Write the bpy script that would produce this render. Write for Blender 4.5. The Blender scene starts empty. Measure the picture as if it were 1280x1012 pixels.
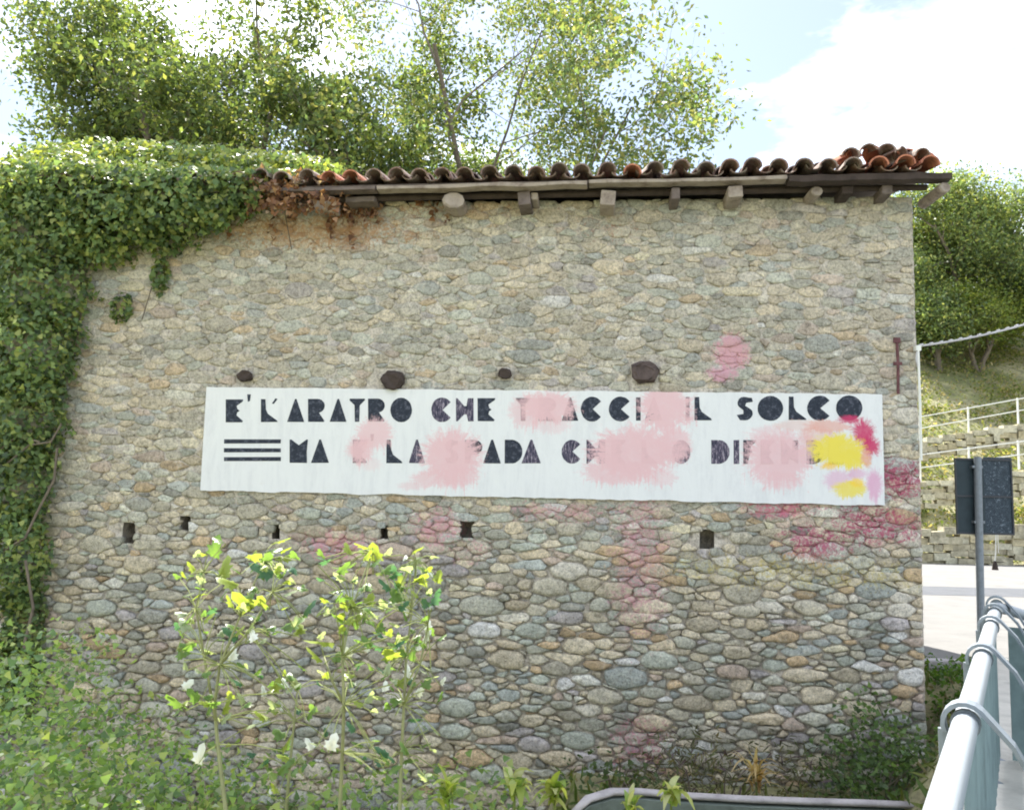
import bpy, bmesh, math, random
import numpy as np
from mathutils import Vector, Matrix, noise as mnoise
from mathutils.kdtree import KDTree
rnd = random.Random(11); nr = np.random.RandomState(5)
SC = bpy.context.scene; COL = SC.collection
R = math.radians
# ------------------------------------------------------------------ camera
F = 1100.0; PITCH = math.atan(.11); ROLL = R(1.3); PSI = math.atan(.0975); CAMZ = 1.6; WALL_D = 8.8
Fw = Vector((0, math.cos(PITCH), math.sin(PITCH))); R0 = Vector((1, 0, 0)); U0 = Vector((0, -math.sin(PITCH), math.cos(PITCH)))
CR = R0*math.cos(ROLL) + U0*math.sin(ROLL); CU = U0*math.cos(ROLL) - R0*math.sin(ROLL)
cam_d = bpy.data.cameras.new('camera'); cam = bpy.data.objects.new('camera', cam_d); COL.objects.link(cam)
cm = Matrix((CR, CU, -Fw)).transposed().to_4x4(); cm.translation = Vector((0, 0, CAMZ)); cam.matrix_world = cm
cam_d.sensor_width = 36; cam_d.lens = F/1280*36; cam_d.clip_end = 3000; cam_d.clip_start = .05
SC.camera = cam
# ------------------------------------------------------------------ world and sun
SUN_EL, SUN_AZ = R(52), R(-14)     # azimuth from +Y (straight ahead) towards +X
W = bpy.data.worlds.new('World'); SC.world = W; W.use_nodes = True
nt = W.node_tree; nt.nodes.clear()
def N(t, typ, **kw):
    n = t.nodes.new(typ)
    for k, v in kw.items():
        if k.startswith('_'): n.inputs[k[1:]].default_value = v
        else: setattr(n, k, v)
    return n
out = N(nt, 'ShaderNodeOutputWorld'); bg = N(nt, 'ShaderNodeBackground'); bg.inputs[1].default_value = .06
sky = N(nt, 'ShaderNodeTexSky', sky_type='NISHITA', sun_disc=False, sun_elevation=SUN_EL, sun_rotation=SUN_AZ, dust_density=.6, air_density=1.0)
tc = N(nt, 'ShaderNodeTexCoord'); mp = N(nt, 'ShaderNodeMapping'); mp.inputs['Scale'].default_value = (1, 1, 2.2); mp.inputs['Location'].default_value = (7.0, 4.0, 1.0)
ns = N(nt, 'ShaderNodeTexNoise'); ns.inputs['Scale'].default_value = 2.0; ns.inputs['Detail'].default_value = 7; ns.inputs['Roughness'].default_value = .55
rp = N(nt, 'ShaderNodeValToRGB'); rp.color_ramp.elements[0].position = .46; rp.color_ramp.elements[1].position = .80
rp.color_ramp.elements[0].color = (.045, .046, .048, 1)
hz = N(nt, 'ShaderNodeMixRGB', blend_type='MULTIPLY'); hz.inputs[0].default_value = 1; hz.inputs[2].default_value = (.38, .38, .38, 1)
mx = N(nt, 'ShaderNodeMixRGB'); mx.inputs[2].default_value = (15.0, 15.4, 16.0, 1)
nt.links.new(tc.outputs['Generated'], mp.inputs[0]); nt.links.new(mp.outputs[0], ns.inputs[0]); nt.links.new(ns.outputs[0], rp.inputs[0])
nt.links.new(rp.outputs[0], mx.inputs[0]); nt.links.new(sky.outputs[0], hz.inputs[1]); nt.links.new(hz.outputs[0], mx.inputs[1]); nt.links.new(mx.outputs[0], bg.inputs[0]); nt.links.new(bg.outputs[0], out.inputs[0])
sd = bpy.data.lights.new('sun', 'SUN'); sd.energy = 2.0; sd.angle = R(.55); sd.color = (1, .955, .88)
sun = bpy.data.objects.new('sun', sd); COL.objects.link(sun)
tosun = Vector((math.sin(SUN_AZ)*math.cos(SUN_EL), math.cos(SUN_AZ)*math.cos(SUN_EL), math.sin(SUN_EL)))
sun.rotation_euler = tosun.to_track_quat('Z', 'Y').to_euler()
vs = SC.view_settings; vs.view_transform = 'Standard'; vs.look = 'None'; vs.exposure = 2.95; vs.gamma = 1.0
SC.cycles.filter_width = 1.9; SC.cycles.max_bounces = 7; SC.cycles.transparent_max_bounces = 10
SC.cycles.use_denoising = True

# ------------------------------------------------------------------ projection helpers (reference pixels, 1280 x 1012)
def ray(px, py): return Fw + CR*((px-640)/F) + CU*((506-py)/F)
WX = Vector((math.cos(PSI), -math.sin(PSI), 0)); WY = Vector((math.sin(PSI), math.cos(PSI), 0)); WO = Vector((0, WALL_D, 0))
def wl(px, py, off=0.0):
    """point of the wall plane (moved off metres into the building) in the wall's own coordinates"""
    d = ray(px, py); c = Vector((0, 0, CAMZ))
    t = ((WO + WY*off - c).dot(WY))/d.dot(WY); P = c + d*t
    return ((P-WO).dot(WX), P.z)
def at(px, py, y):
    d = ray(px, py); t = y/d.y; return Vector((0, 0, CAMZ)) + d*t
def atz(px, py, z):
    d = ray(px, py); t = (z-CAMZ)/d.z; return Vector((0, 0, CAMZ)) + d*t
# ------------------------------------------------------------------ object helpers
def tag(o, label=None, cat=None, group=None, kind=None):
    if label: o['label'] = label
    if cat: o['category'] = cat
    if group: o['group'] = group
    if kind: o['kind'] = kind
    return o
def empty(name, loc=(0, 0, 0), rz=0, **kw):
    o = bpy.data.objects.new(name, None); o.empty_display_size = .2; COL.objects.link(o); o.location = loc; o.rotation_euler = (0, 0, rz)
    return tag(o, **kw)
def link(name, me, parent=None, loc=None):
    o = bpy.data.objects.new(name, me); COL.objects.link(o)
    if parent: o.parent = parent
    if loc is not None: o.location = loc
    return o
class MB:
    def __init__(s): s.v = []; s.f = []; s.n = 0; s.t = []
    def add(s, v, f, tone=None):
        v = [tuple(p) for p in v]; b = s.n; s.v += v; s.f += [tuple(b+i for i in q) for q in f]; s.n += len(v)
        if tone is not None: s.t += [tone]*len(v)
    def box(s, c, d, rot=None, tone=None, taper=1):
        P = []
        for k in (-1, 1):
            for (a, b) in ((-1, -1), (1, -1), (1, 1), (-1, 1)):
                sc = taper if k > 0 else 1
                p = Vector((a*d[0]/2*sc, b*d[1]/2*sc, k*d[2]/2))
                if rot is not None: p = rot @ p
                P.append(p + Vector(c))
        s.add(P, [(3, 2, 1, 0), (4, 5, 6, 7), (0, 1, 5, 4), (1, 2, 6, 5), (2, 3, 7, 6), (3, 0, 4, 7)], tone)
    def tube(s, pts, rad, n=8, cap=True, tone=None, sy=1.0):
        pts = [Vector(p) for p in pts]
        if not hasattr(rad, '__len__'): rad = [rad]*len(pts)
        V = []; up = Vector((0, 0, 1)); a = None
        for i, p in enumerate(pts):
            d = (pts[min(i+1, len(pts)-1)] - pts[max(i-1, 0)]).normalized()
            if a is None: a = d.cross(up if abs(d.z) < .95 else Vector((1, 0, 0))).normalized()
            else: a = (a - d*a.dot(d)).normalized()
            b = d.cross(a)
            for k in range(n):
                an = 2*math.pi*k/n; V.append(p + a*math.cos(an)*rad[i] + b*math.sin(an)*rad[i]*sy)
        Fc = []
        for i in range(len(pts)-1):
            for k in range(n):
                k2 = (k+1) % n; Fc.append((i*n+k, i*n+k2, (i+1)*n+k2, (i+1)*n+k))
        if cap: Fc.append(tuple(range(n))[::-1]); Fc.append(tuple((len(pts)-1)*n+k for k in range(n)))
        s.add(V, Fc, tone)
    def mesh(s, name, mat, smooth=False):
        me = bpy.data.meshes.new(name); me.from_pydata(s.v, [], s.f); me.materials.append(mat)
        if s.t:
            at_ = me.color_attributes.new('tone', 'FLOAT_COLOR', 'POINT')
            at_.data.foreach_set('color', np.array([(*t, 1) if len(t) == 3 else t for t in s.t], dtype=np.float32).ravel())
        if smooth: me.shade_smooth()
        me.update(); return me
    def build(s, name, mat, parent=None, loc=None, smooth=False, bevel=0):
        me = s.mesh(name, mat, smooth); o = link(name, me, parent, loc)
        if bevel:
            m = o.modifiers.new('bevel', 'BEVEL'); m.width = bevel; m.segments = 2; m.limit_method = 'ANGLE'
        return o
def np_mesh(name, V, Fc, mat, tone=None, smooth=False):
    """V (n,3), Fc (m,k) arrays"""
    me = bpy.data.meshes.new(name); k = Fc.shape[1]
    me.vertices.add(len(V)); me.vertices.foreach_set('co', V.astype(np.float32).ravel())
    me.loops.add(Fc.size); me.loops.foreach_set('vertex_index', Fc.astype(np.int32).ravel())
    me.polygons.add(len(Fc)); me.polygons.foreach_set('loop_start', np.arange(0, Fc.size, k, dtype=np.int32))
    me.polygons.foreach_set('loop_total', np.full(len(Fc), k, dtype=np.int32))
    me.update(calc_edges=True); me.materials.append(mat)
    if tone is not None:
        a = me.color_attributes.new('tone', 'FLOAT_COLOR', 'POINT')
        c = np.ones((len(V), 4), np.float32); c[:, :3] = tone; a.data.foreach_set('color', c.ravel())
    if smooth: me.shade_smooth()
    return me
# ------------------------------------------------------------------ materials
def mat(name):
    m = bpy.data.materials.new(name); m.use_nodes = True; t = m.node_tree; t.nodes.clear()
    o = N(t, 'ShaderNodeOutputMaterial'); p = N(t, 'ShaderNodeBsdfPrincipled'); t.links.new(p.outputs[0], o.inputs[0])
    p.inputs['Roughness'].default_value = .85; p.inputs['Specular IOR Level'].default_value = .3
    return m, t, p, o
def nz(t, scale, detail=5, rough=.6, vec=None, dist=0):
    n = N(t, 'ShaderNodeTexNoise'); n.inputs['Scale'].default_value = scale; n.inputs['Detail'].default_value = detail
    n.inputs['Roughness'].default_value = rough; n.inputs['Distortion'].default_value = dist
    if vec is not None: t.links.new(vec, n.inputs[0])
    return n.outputs[0]
def ramp(t, fac, stops):
    r = N(t, 'ShaderNodeValToRGB'); cr = r.color_ramp
    while len(cr.elements) > 1: cr.elements.remove(cr.elements[-1])
    cr.elements[0].position = stops[0][0]; cr.elements[0].color = (*stops[0][1], 1)
    for p, c in stops[1:]:
        e = cr.elements.new(p); e.color = (*c, 1)
    t.links.new(fac, r.inputs[0]); return r.outputs[0]
def mix(t, f, a, b, mode='MIX'):
    m = N(t, 'ShaderNodeMixRGB', blend_type=mode)
    for i, x in enumerate((f, a, b)):
        if hasattr(x, 'is_linked') or hasattr(x, 'links'): t.links.new(x, m.inputs[i])
        else: m.inputs[i].default_value = x if i == 0 else (*x, 1)
    return m.outputs[0]
def mth(t, op, a, b=None, c=None, clamp=False):
    m = N(t, 'ShaderNodeMath', operation=op, use_clamp=clamp)
    for i, x in enumerate((a, b, c)):
        if x is None: continue
        if hasattr(x, 'links'): t.links.new(x, m.inputs[i])
        else: m.inputs[i].default_value = x
    return m.outputs[0]
def bump(t, p, h, dist=.01, strength=.6):
    b = N(t, 'ShaderNodeBump'); b.inputs['Distance'].default_value = dist; b.inputs['Strength'].default_value = strength
    t.links.new(h, b.inputs['Height']); t.links.new(b.outputs[0], p.inputs['Normal'])
def coord(t, obj=None):
    c = N(t, 'ShaderNodeTexCoord')
    if obj: c.object = obj; return c.outputs['Object']
    return N(t, 'ShaderNodeNewGeometry').outputs['Position']
def simple(name, c, rough=.8, var=.25, scale=8, metal=0, bmp=.004, spec=.3, c2=None):
    m, t, p, o = mat(name); P = coord(t)
    f = nz(t, scale, 6, .65, P)
    c2 = c2 or tuple(x*(1-var) for x in c); c1 = tuple(min(1, x*(1+var*.6)) for x in c)
    t.links.new(ramp(t, f, [(.3, c2), (.5, c), (.72, c1)]), p.inputs['Base Color'])
    p.inputs['Roughness'].default_value = rough; p.inputs['Metallic'].default_value = metal; p.inputs['Specular IOR Level'].default_value = spec
    if bmp: bump(t, p, nz(t, scale*6, 5, .7, P), bmp)
    return m
def leafmat(name, transl=.45, rough=.5, spec=.3):
    m, t, p, o = mat(name)
    a = N(t, 'ShaderNodeAttribute', attribute_name='tone')
    tr = N(t, 'ShaderNodeBsdfTranslucent'); ms = N(t, 'ShaderNodeMixShader'); ms.inputs[0].default_value = transl
    c2 = mix(t, 1.0, a.outputs[0], (1.35, 1.35, .7), 'MULTIPLY')
    t.links.new(a.outputs[0], p.inputs['Base Color']); t.links.new(c2, tr.inputs[0])
    p.inputs['Roughness'].default_value = rough; p.inputs['Specular IOR Level'].default_value = spec
    t.links.new(p.outputs[0], ms.inputs[1]); t.links.new(tr.outputs[0], ms.inputs[2]); t.links.new(ms.outputs[0], o.inputs[0])
    return m
LEAF = leafmat('leaf'); IVYL = leafmat('ivy_leaf', .42, .45, .4); BROAD = leafmat('broad_leaf', .5, .35, .5)
PALEL = leafmat('pale_leaf', .06, .4, .5)  # near-white sapling leaves, hardly translucent
BARK = simple('bark', (.17, .14, .11), .9, .4, 9, bmp=.02)
WOOD = simple('old_wood', (.16, .13, .12), .85, .45, 7, bmp=.01, c2=(.09, .07, .06))
WOODL = simple('pale_old_wood', (.33, .28, .24), .85, .4, 7, bmp=.01, c2=(.16, .12, .10))
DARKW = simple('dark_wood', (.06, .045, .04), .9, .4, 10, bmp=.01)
METAL = simple('painted_steel', (.30, .33, .36), .38, .16, 9, bmp=.0008, spec=.5, c2=(.30, .33, .35))
METALD = simple('galvanised_steel', (.20, .23, .26), .5, .2, 20, metal=.3, bmp=.0006, spec=.5)
RUST = simple('rusty_iron', (.13, .055, .06), .8, .4, 20)
CONC = simple('concrete', (.42, .39, .40), .9, .35, 7, bmp=.012)
CONCP = simple('pale_concrete', (.50, .48, .43), .9, .22, 4, bmp=.006)
ASPH = simple('asphalt', (.17, .167, .16), .92, .16, 2.0, bmp=.006)
ASPH_SHADE = simple('shaded_asphalt', (.09, .095, .105), .92, .2, 2.5, bmp=.006)  # asphalt darkened to paint the shadow across the road
PANEL = simple('grey_green_sheet', (.20, .27, .27), .6, .3, 5, bmp=.002)
SOIL = simple('soil', (.16, .14, .09), .95, .4, 2.5, bmp=.03)
WHITEP = simple('white_paint', (.72, .72, .68), .7, .15, 6, bmp=.002)
CABLE = simple('cable_sheath', (.50, .49, .50), .7, .2, 10)
# ------------------------------------------------------------------ building frame and wall materials
bld = empty('stone_building', WO, -PSI, label='old rubble stone building with barrel tiled roof and painted slogan', cat='building')
# stains of thrown paint on the masonry: (px, py, rx px, ry px, colour, amount)
STAINS = [(1125, 600, 36, 26, (.40, .04, .12), .62), (1095, 655, 66, 28, (.44, .05, .14), .56), (1020, 680, 50, 28, (.44, .07, .17), .56),
          (915, 440, 20, 22, (.68, .36, .42), .85), (902, 467, 20, 10, (.66, .36, .44), .75), (425, 682, 55, 20, (.62, .30, .34), .6),
          (545, 660, 40, 30, (.66, .34, .38), .58), (590, 690, 40, 26, (.62, .30, .33), .42), (800, 700, 40, 110, (.62, .32, .36), .55), (975, 635, 55, 14, (.6, .16, .24), .6),
          (800, 930, 40, 40, (.55, .22, .28), .5), (700, 640, 80, 16, (.62, .34, .36), .52), (985, 715, 240, 26, (.58, .48, .16), .46),
          (400, 290, 150, 26, (.42, .24, .12), .62), (760, 285, 60, 26, (.42, .22, .16), .4), (540, 262, 200, 12, (.36, .22, .14), .5)]
def masonry(name, stone):
    m, t, p, o = mat(name)
    P = coord(t, bld)
    sep = N(t, 'ShaderNodeSeparateXYZ'); t.links.new(P, sep.inputs[0])
    f1 = nz(t, 14, 6, .7, P); f2 = nz(t, 2.2, 4, .6, P); f3 = nz(t, 60, 4, .7, P)
    if stone:
        a = N(t, 'ShaderNodeAttribute', attribute_name='tone').outputs[0]
        c = mix(t, 1.0, a, ramp(t, f1, [(.28, (.50, .50, .48)), (.46, (.93, .93, .93)), (.75, (1.22, 1.2, 1.16))]), 'MULTIPLY')
        lich = ramp(t, nz(t, 9, 5, .75, P, 1.5), [(.56, (0, 0, 0)), (.66, (.55, .55, .55))])
        c = mix(t, lich, c, (.56, .53, .46))
        c = mix(t, ramp(t, nz(t, 30, 4, .8, P, .5), [(.57, (0, 0, 0)), (.68, (.75, .75, .75))]), c, (.17, .15, .13))
    else:
        c = ramp(t, f1, [(.30, (.25, .225, .20)), (.47, (.55, .51, .46)), (.72, (.65, .61, .55))])
        low = ramp(t, mth(t, 'MULTIPLY_ADD', sep.outputs[2], .30, .47), [(0.0, (.95, .93, .92)), (1, (1, 1, 1))])
        c = mix(t, 1.0, c, low, 'MULTIPLY')
    c = mix(t, 1.0, c, ramp(t, nz(t, 42, 3, .85, P), [(.36, (.66, .65, .63)), (.5, (1, 1, 1)), (.66, (1.25, 1.24, 1.2))]), 'MULTIPLY')
    c = mix(t, 1.0, c, ramp(t, f2, [(.3, (.84, .83, .80)), (.6, (1.05, 1.03, 1.0))]), 'MULTIPLY')
    nn = nz(t, 8, 6, .85, P, 1.5); nfi = nz(t, 38, 3, .8, P)
    nmix = mth(t, 'MULTIPLY_ADD', nfi, .42, mth(t, 'MULTIPLY', nn, .58))
    for (px, py, rx, ry, colr, am) in STAINS:
        u, z = wl(px, py); ru = rx*.0083; rz = ry*.0083
        dx = mth(t, 'MULTIPLY', mth(t, 'SUBTRACT', sep.outputs[0], u), 1/ru); dz = mth(t, 'MULTIPLY', mth(t, 'SUBTRACT', sep.outputs[2], z), 1/rz)
        d = mth(t, 'ADD', mth(t, 'MULTIPLY', dx, dx), mth(t, 'MULTIPLY', dz, dz))
        s = mth(t, 'SUBTRACT', 1.0, mth(t, 'MULTIPLY', d, .42), clamp=True)          # 1 in the middle, 0 outside
        k = mth(t, 'MULTIPLY', mth(t, 'SUBTRACT', mth(t, 'MULTIPLY_ADD', s, .46*am, nmix), .685), 9.0, clamp=True)
        k = mth(t, 'MULTIPLY', k, .84)
        c = mix(t, k, c, colr)
    t.links.new(c, p.inputs['Base Color']); p.inputs['Roughness'].default_value = .92; p.inputs['Specular IOR Level'].default_value = .2
    bump(t, p, mth(t, 'ADD', mth(t, 'MULTIPLY', f3, .45), f1), .035, .85)
    return m
STONE = masonry('rubble_stone', True); MORTAR = masonry('lime_mortar', False)

# ------------------------------------------------------------------ ground
RP = Vector((.86, 1.8, 0)); RD = Vector((.5, .866, 0)); RN = Vector((.866, -.5, 0))     # railing line, direction, side of the road
def rail_s(x, y): return (x-RP.x)*RN.x + (y-RP.y)*RN.y
def sm(x): x = max(0, min(1, x)); return x*x*(3-2*x)
def hill(x, y):
    yy = y + .12*(x-8)*-1
    h = 0
    if yy > 29.5: h += min(yy-29.5, 24)*.66
    if yy > 53.5: h += min(yy-53.5, 200)*.12
    k = sm((x+12)/22) if y < 200 else 1
    return h*k*min(1, .35+.65*sm((x+20)/30))
def gz(x, y):
    n = mnoise.noise(Vector((x*.6, y*.6, 0)))*.12 + mnoise.noise(Vector((x*2, y*2, 3)))*.04
    s = rail_s(x, y)
    wy = WALL_D + x*-math.tan(PSI)
    low = -1.42 - .10*sm((7-y)/5) + n
    if 6.95 < y and x > .4: low = -.98 + n*.5
    bank = sm((-s-.12)/(1.7 if y < 5.5 or y > 9 else .95)); z = -.06*(1-bank) + low*bank
    if s > -.14: z = -.06
    if y > wy + .3:   # behind the front wall
        k = sm((y-wy-.2)/1.0) if x < 3.9 else (0 if y < 8.6 else sm((y-8.5)/1.1))
        z = z*(1-k) + (-.06)*k if s < -.14 else z
        z += (hill(x, y)) if y > 27.5 else 0
        if x < 3 and y > 15: z += n*k
    return z
xs = np.unique(np.concatenate([-np.geomspace(10, 900, 30), np.arange(-10, 10.01, .2), np.geomspace(10, 60, 40), np.geomspace(60, 900, 25)]))
ys = np.unique(np.concatenate([-np.geomspace(3, 400, 20), np.arange(-3, 16, .2), np.arange(16, 60, .9), np.geomspace(60, 1200, 40)]))
V = np.array([(x, y, gz(x, y)) for y in ys for x in xs]); nx = len(xs)
I = np.arange(len(ys)*nx).reshape(len(ys), nx); Fc = np.stack([I[:-1, :-1], I[:-1, 1:], I[1:, 1:], I[1:, :-1]], -1).reshape(-1, 4)
GM, t, p, o = mat('earth_and_grass'); P = coord(t)
c = ramp(t, nz(t, .35, 7, .7, P), [(.3, (.15, .18, .07)), (.46, (.26, .27, .11)), (.56, (.46, .42, .24)), (.7, (.34, .31, .18))])
c = mix(t, ramp(t, nz(t, 3, 6, .75, P), [(.42, (0, 0, 0)), (.6, (.7, .7, .7))]), c, (.13, .12, .075))
t.links.new(c, p.inputs['Base Color']); bump(t, p, nz(t, 9, 6, .8, P), .08, .8)
link('ground', np_mesh('ground', V, Fc, GM, smooth=True))['kind'] = 'structure'
# road: one sheet
def sheet(name, pts, z, m, th=None):
    bm = bmesh.new(); f = bm.faces.new([bm.verts.new((x, y, z)) for x, y in pts]); f.normal_update()
    if f.normal.z < 0: f.normal_flip()
    bmesh.ops.triangulate(bm, faces=bm.faces[:])
    me = bpy.data.meshes.new(name); bm.to_mesh(me); bm.free(); me.materials.append(m)
    o = link(name, me); o['kind'] = 'structure'; return o
e0 = RP - RD*7; e1 = RP + RD*9.0
sheet('road', [(e0.x, e0.y), (e1.x, e1.y), (4.16, 9.72), (4.85, 15.2), (-14, 17), (-14, 27.5), (40, 27.5), (40, -6)], 0, ASPH)
sheet('shadow_band', [(4.9, 17.3), (4.9, 19.3), (16, 19.0), (16, 17.1)], .004, ASPH_SHADE)  # cast shadow band on the far road, put in as a darker sheet
sheet('footway', [(e0.x+.1, e0.y), (3.35, 6.15), (9.6, 6.15), (9.6, -5)], .004, simple('shaded_footway', (.045, .066, .062), .92, .25, 3, bmp=.004))  # footway asphalt in shade, the shade put into its dark teal colour
k = MB(); a = RP - RD*6; b = RP + RD*9.1
rot = Matrix.Rotation(math.atan2(RD.y, RD.x), 3, 'Z')
k.box((a+b)/2 + RN*-.02 + Vector((0, 0, -.10)), ((b-a).length, .30, .32), rot)
k.build('kerb', CONCP, bevel=.02)['kind'] = 'structure'
k = MB(); k.box((a+b)/2 + RN*-.10 + Vector((0, 0, -.95)), ((b-a).length-.3, .12, 1.38), rot)
k.build('road_edge_wall', CONC)['kind'] = 'structure'
k = MB(); a = Vector((4.08, 9.72, 0)); b = Vector((e1.x-.2, e1.y-.02, 0)); d = b-a
k.box((a+b)/2 + Vector((0, -.05, -.09)), (d.length, .16, .26), Matrix.Rotation(math.atan2(d.y, d.x), 3, 'Z'))
k.build('kerb', CONC, bevel=.015)['kind'] = 'structure'

# ------------------------------------------------------------------ the wall
UL = wl(-14, 600)[0]; UR = wl(1149, 560)[0]; ZB = -1.75
EL = wl(330, 239, -.35); ER = wl(1185, 221, -.35)
def eave(u): return EL[1] + (ER[1]-EL[1])*(u-EL[0])/(ER[0]-EL[0])
def ztop(u): return eave(u) - .07
DEPTH = 5.0
HOLES = [(160, 665, 9, 13), (231, 655, 7, 10), (345, 663, 5, 9), (480, 667, 6, 9), (583, 661, 8, 12), (884, 675, 7, 11)]
BEAMS = [(307, 470, 9), (490, 475, 15), (630, 467, 9), (805, 465, 17)]
holes = []
for (px, py, hw, hh) in HOLES:
    u, z = wl(px, py); holes.append((u-hw*.0083, u+hw*.0083, z-hh*.0083, z+hh*.0083))
b0 = [wl(259, 490), wl(1101, 487), wl(1104, 625), wl(253, 619)]
BU0 = (b0[0][0]+b0[3][0])/2; BU1 = (b0[1][0]+b0[2][0])/2; BZ1 = (b0[0][1]+b0[1][1])/2; BZ0 = (b0[2][1]+b0[3][1])/2
blk = [(BU0, BU1, BZ0, BZ1)] + [(a+.02, b-.02, c+.02, d-.02) for a, b, c, d in holes]
for (px, py, r) in BEAMS:
    u, z = wl(px, py); r *= .0083; blk.append((u-r, u+r, z-r, z+r))
def mdepth(u, z):   # how far the mortar lies behind the face
    lowf = sm((2.1 - z)/1.6)
    return .000 + .019*lowf
def gen_cells(U0, U1, Z0, Z1, blocks, seed, front=True):
    rs = np.random.RandomState(seed); ST = 2.05
    pts = np.zeros((12000, 3)); n = 0
    classes = [(.215, 34, 'low'), (.18, 200, 'low'), (.165, 240, None), (.125, 900, None), (.098, 1700, None), (.072, 5200, None), (.05, 14000, None), (.036, 9000, None)]
    if not front: classes = [(.19, 150, None), (.14, 800, None), (.1, 3000, None), (.07, 4000, None)]
    for r, cnt, wh in classes:
        for _ in range(cnt):
            u = rs.uniform(U0, U1); z = rs.uniform(Z0, Z1)
            lowf = sm((1.5-z)/1.8)*(.6+.4*sm((u+1.5)/3))
            if wh == 'low' and (lowf < .3 or rs.rand() > lowf): continue
            if r > .13 and rs.rand() > .35+.6*lowf: continue
            if r == .125 and rs.rand() > .45+.5*lowf: continue
            rr = r*rs.uniform(.86, 1.14)
            if n:
                q = pts[:n]; dd = (q[:, 0]-u)**2 + ((q[:, 1]-z)*ST)**2
                if np.any(dd < ((q[:, 2]+rr)*.86)**2): continue
            pts[n] = (u, z, rr); n += 1
    pts = pts[:n]
    kd = KDTree(n)
    for i in range(n): kd.insert((pts[i, 0], pts[i, 1]*ST, 0), i)
    kd.balance()
    cells = []
    for i in range(n):
        u, z, r = pts[i]; x = u; y = z*ST
        if any(a0 < u < a1 and c0 < z < c1 for a0, a1, c0, c1 in blocks): continue
        poly = [(x-.6, y-.6), (x+.6, y-.6), (x+.6, y+.6), (x-.6, y+.6)]
        def clip(poly, nx_, ny_, dd):   # keep nx*x+ny*y <= dd
            out_ = []
            for k_ in range(len(poly)):
                a_, b_ = poly[k_-1], poly[k_]
                da = nx_*a_[0]+ny_*a_[1]-dd; db = nx_*b_[0]+ny_*b_[1]-dd
                if (da <= 0) != (db <= 0):
                    t_ = da/(da-db); out_.append((a_[0]+(b_[0]-a_[0])*t_, a_[1]+(b_[1]-a_[1])*t_))
                if db <= 0: out_.append(b_)
            return out_
        for (co, j, dist) in kd.find_n((x, y, 0), 26):
            if j == i: continue
            X, Y, r2 = co[0], co[1], pts[j, 2]
            nx_, ny_ = X-x, Y-y
            dd = (X*X+Y*Y - x*x-y*y + r*r - r2*r2)/2
            poly = clip(poly, nx_, ny_, dd)
            if len(poly) < 3: break
        if len(poly) < 3: continue
        poly = clip(poly, 1, 0, U1-.004); poly = clip(poly, -1, 0, -(U0+.004)); poly = clip(poly, 0, 1, Z1*ST); poly = clip(poly, 0, -1, -Z0*ST)
        poly = [(a, b/ST) for a, b in poly]
        for (a0, a1, c0, c1) in blocks:
            if not poly: break
            xs_ = [q[0] for q in poly]; ys_ = [q[1] for q in poly]
            if min(xs_) < a1 and max(xs_) > a0 and min(ys_) < c1 and max(ys_) > c0:
                opts = [(a0-u, -1, (1, 0, a0)), (u-a1, 1, (-1, 0, -a1)), (c0-z, 1, (0, 1, c0)), (z-c1, 1, (0, -1, -c1))]
                best = max(opts, key=lambda o_: o_[0]); poly = clip(poly, *best[2])
        if len(poly) < 3: continue
        ar = abs(sum(poly[k_-1][0]*poly[k_][1]-poly[k_][0]*poly[k_-1][1] for k_ in range(len(poly))))/2
        if ar < .0008: continue
        cx = sum(q[0] for q in poly)/len(poly); cz = sum(q[1] for q in poly)/len(poly)
        cells.append((ar, cx, cz, poly, r))
    # long slabs: some neighbours on the same bed become one stone
    kd2 = KDTree(len(cells))
    for i, c_ in enumerate(cells): kd2.insert((c_[1], c_[2]*2.6, 0), i)
    kd2.balance(); used = set(); out2 = []
    def hull(P):
        P = sorted(set(P))
        def half(Q):
            h = []
            for q in Q:
                while len(h) > 1 and (h[-1][0]-h[-2][0])*(q[1]-h[-2][1]) - (h[-1][1]-h[-2][1])*(q[0]-h[-2][0]) <= 0: h.pop()
                h.append(q)
            return h
        a, b = half(P), half(P[::-1]); return a[:-1]+b[:-1]
    for i, c_ in enumerate(cells):
        if i in used: continue
        if rs.rand() < .42:
            for co, j, dist in kd2.find_n((c_[1], c_[2]*2.6, 0), 5):
                d_ = cells[j]
                if j == i or j in used or j < i: continue
                if abs(d_[2]-c_[2]) < .030 and dist < .42 and c_[0]+d_[0] < .05:
                    H = hull([tuple(q) for q in c_[3]+d_[3]])
                    ar = abs(sum(H[k_-1][0]*H[k_][1]-H[k_][0]*H[k_-1][1] for k_ in range(len(H))))/2
                    if ar > (c_[0]+d_[0])*1.14 : continue
                    used.add(j); used.add(i)
                    out2.append((ar, sum(q[0] for q in H)/len(H), sum(q[1] for q in H)/len(H), H, .2)); break
        if i not in used: out2.append(c_); used.add(i)
    return out2
TONES = [((.40, .41, .36), 20), ((.45, .43, .36), 20), ((.53, .48, .38), 22), ((.56, .49, .37), 9), ((.35, .39, .39), 9), ((.41, .45, .41), 12),
         ((.48, .37, .24), 5), ((.46, .38, .33), 5), ((.62, .60, .54), 10), ((.29, .30, .28), 7), ((.42, .40, .42), 4)]
TW = np.array([w for _, w in TONES], float); TW /= TW.sum()
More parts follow.
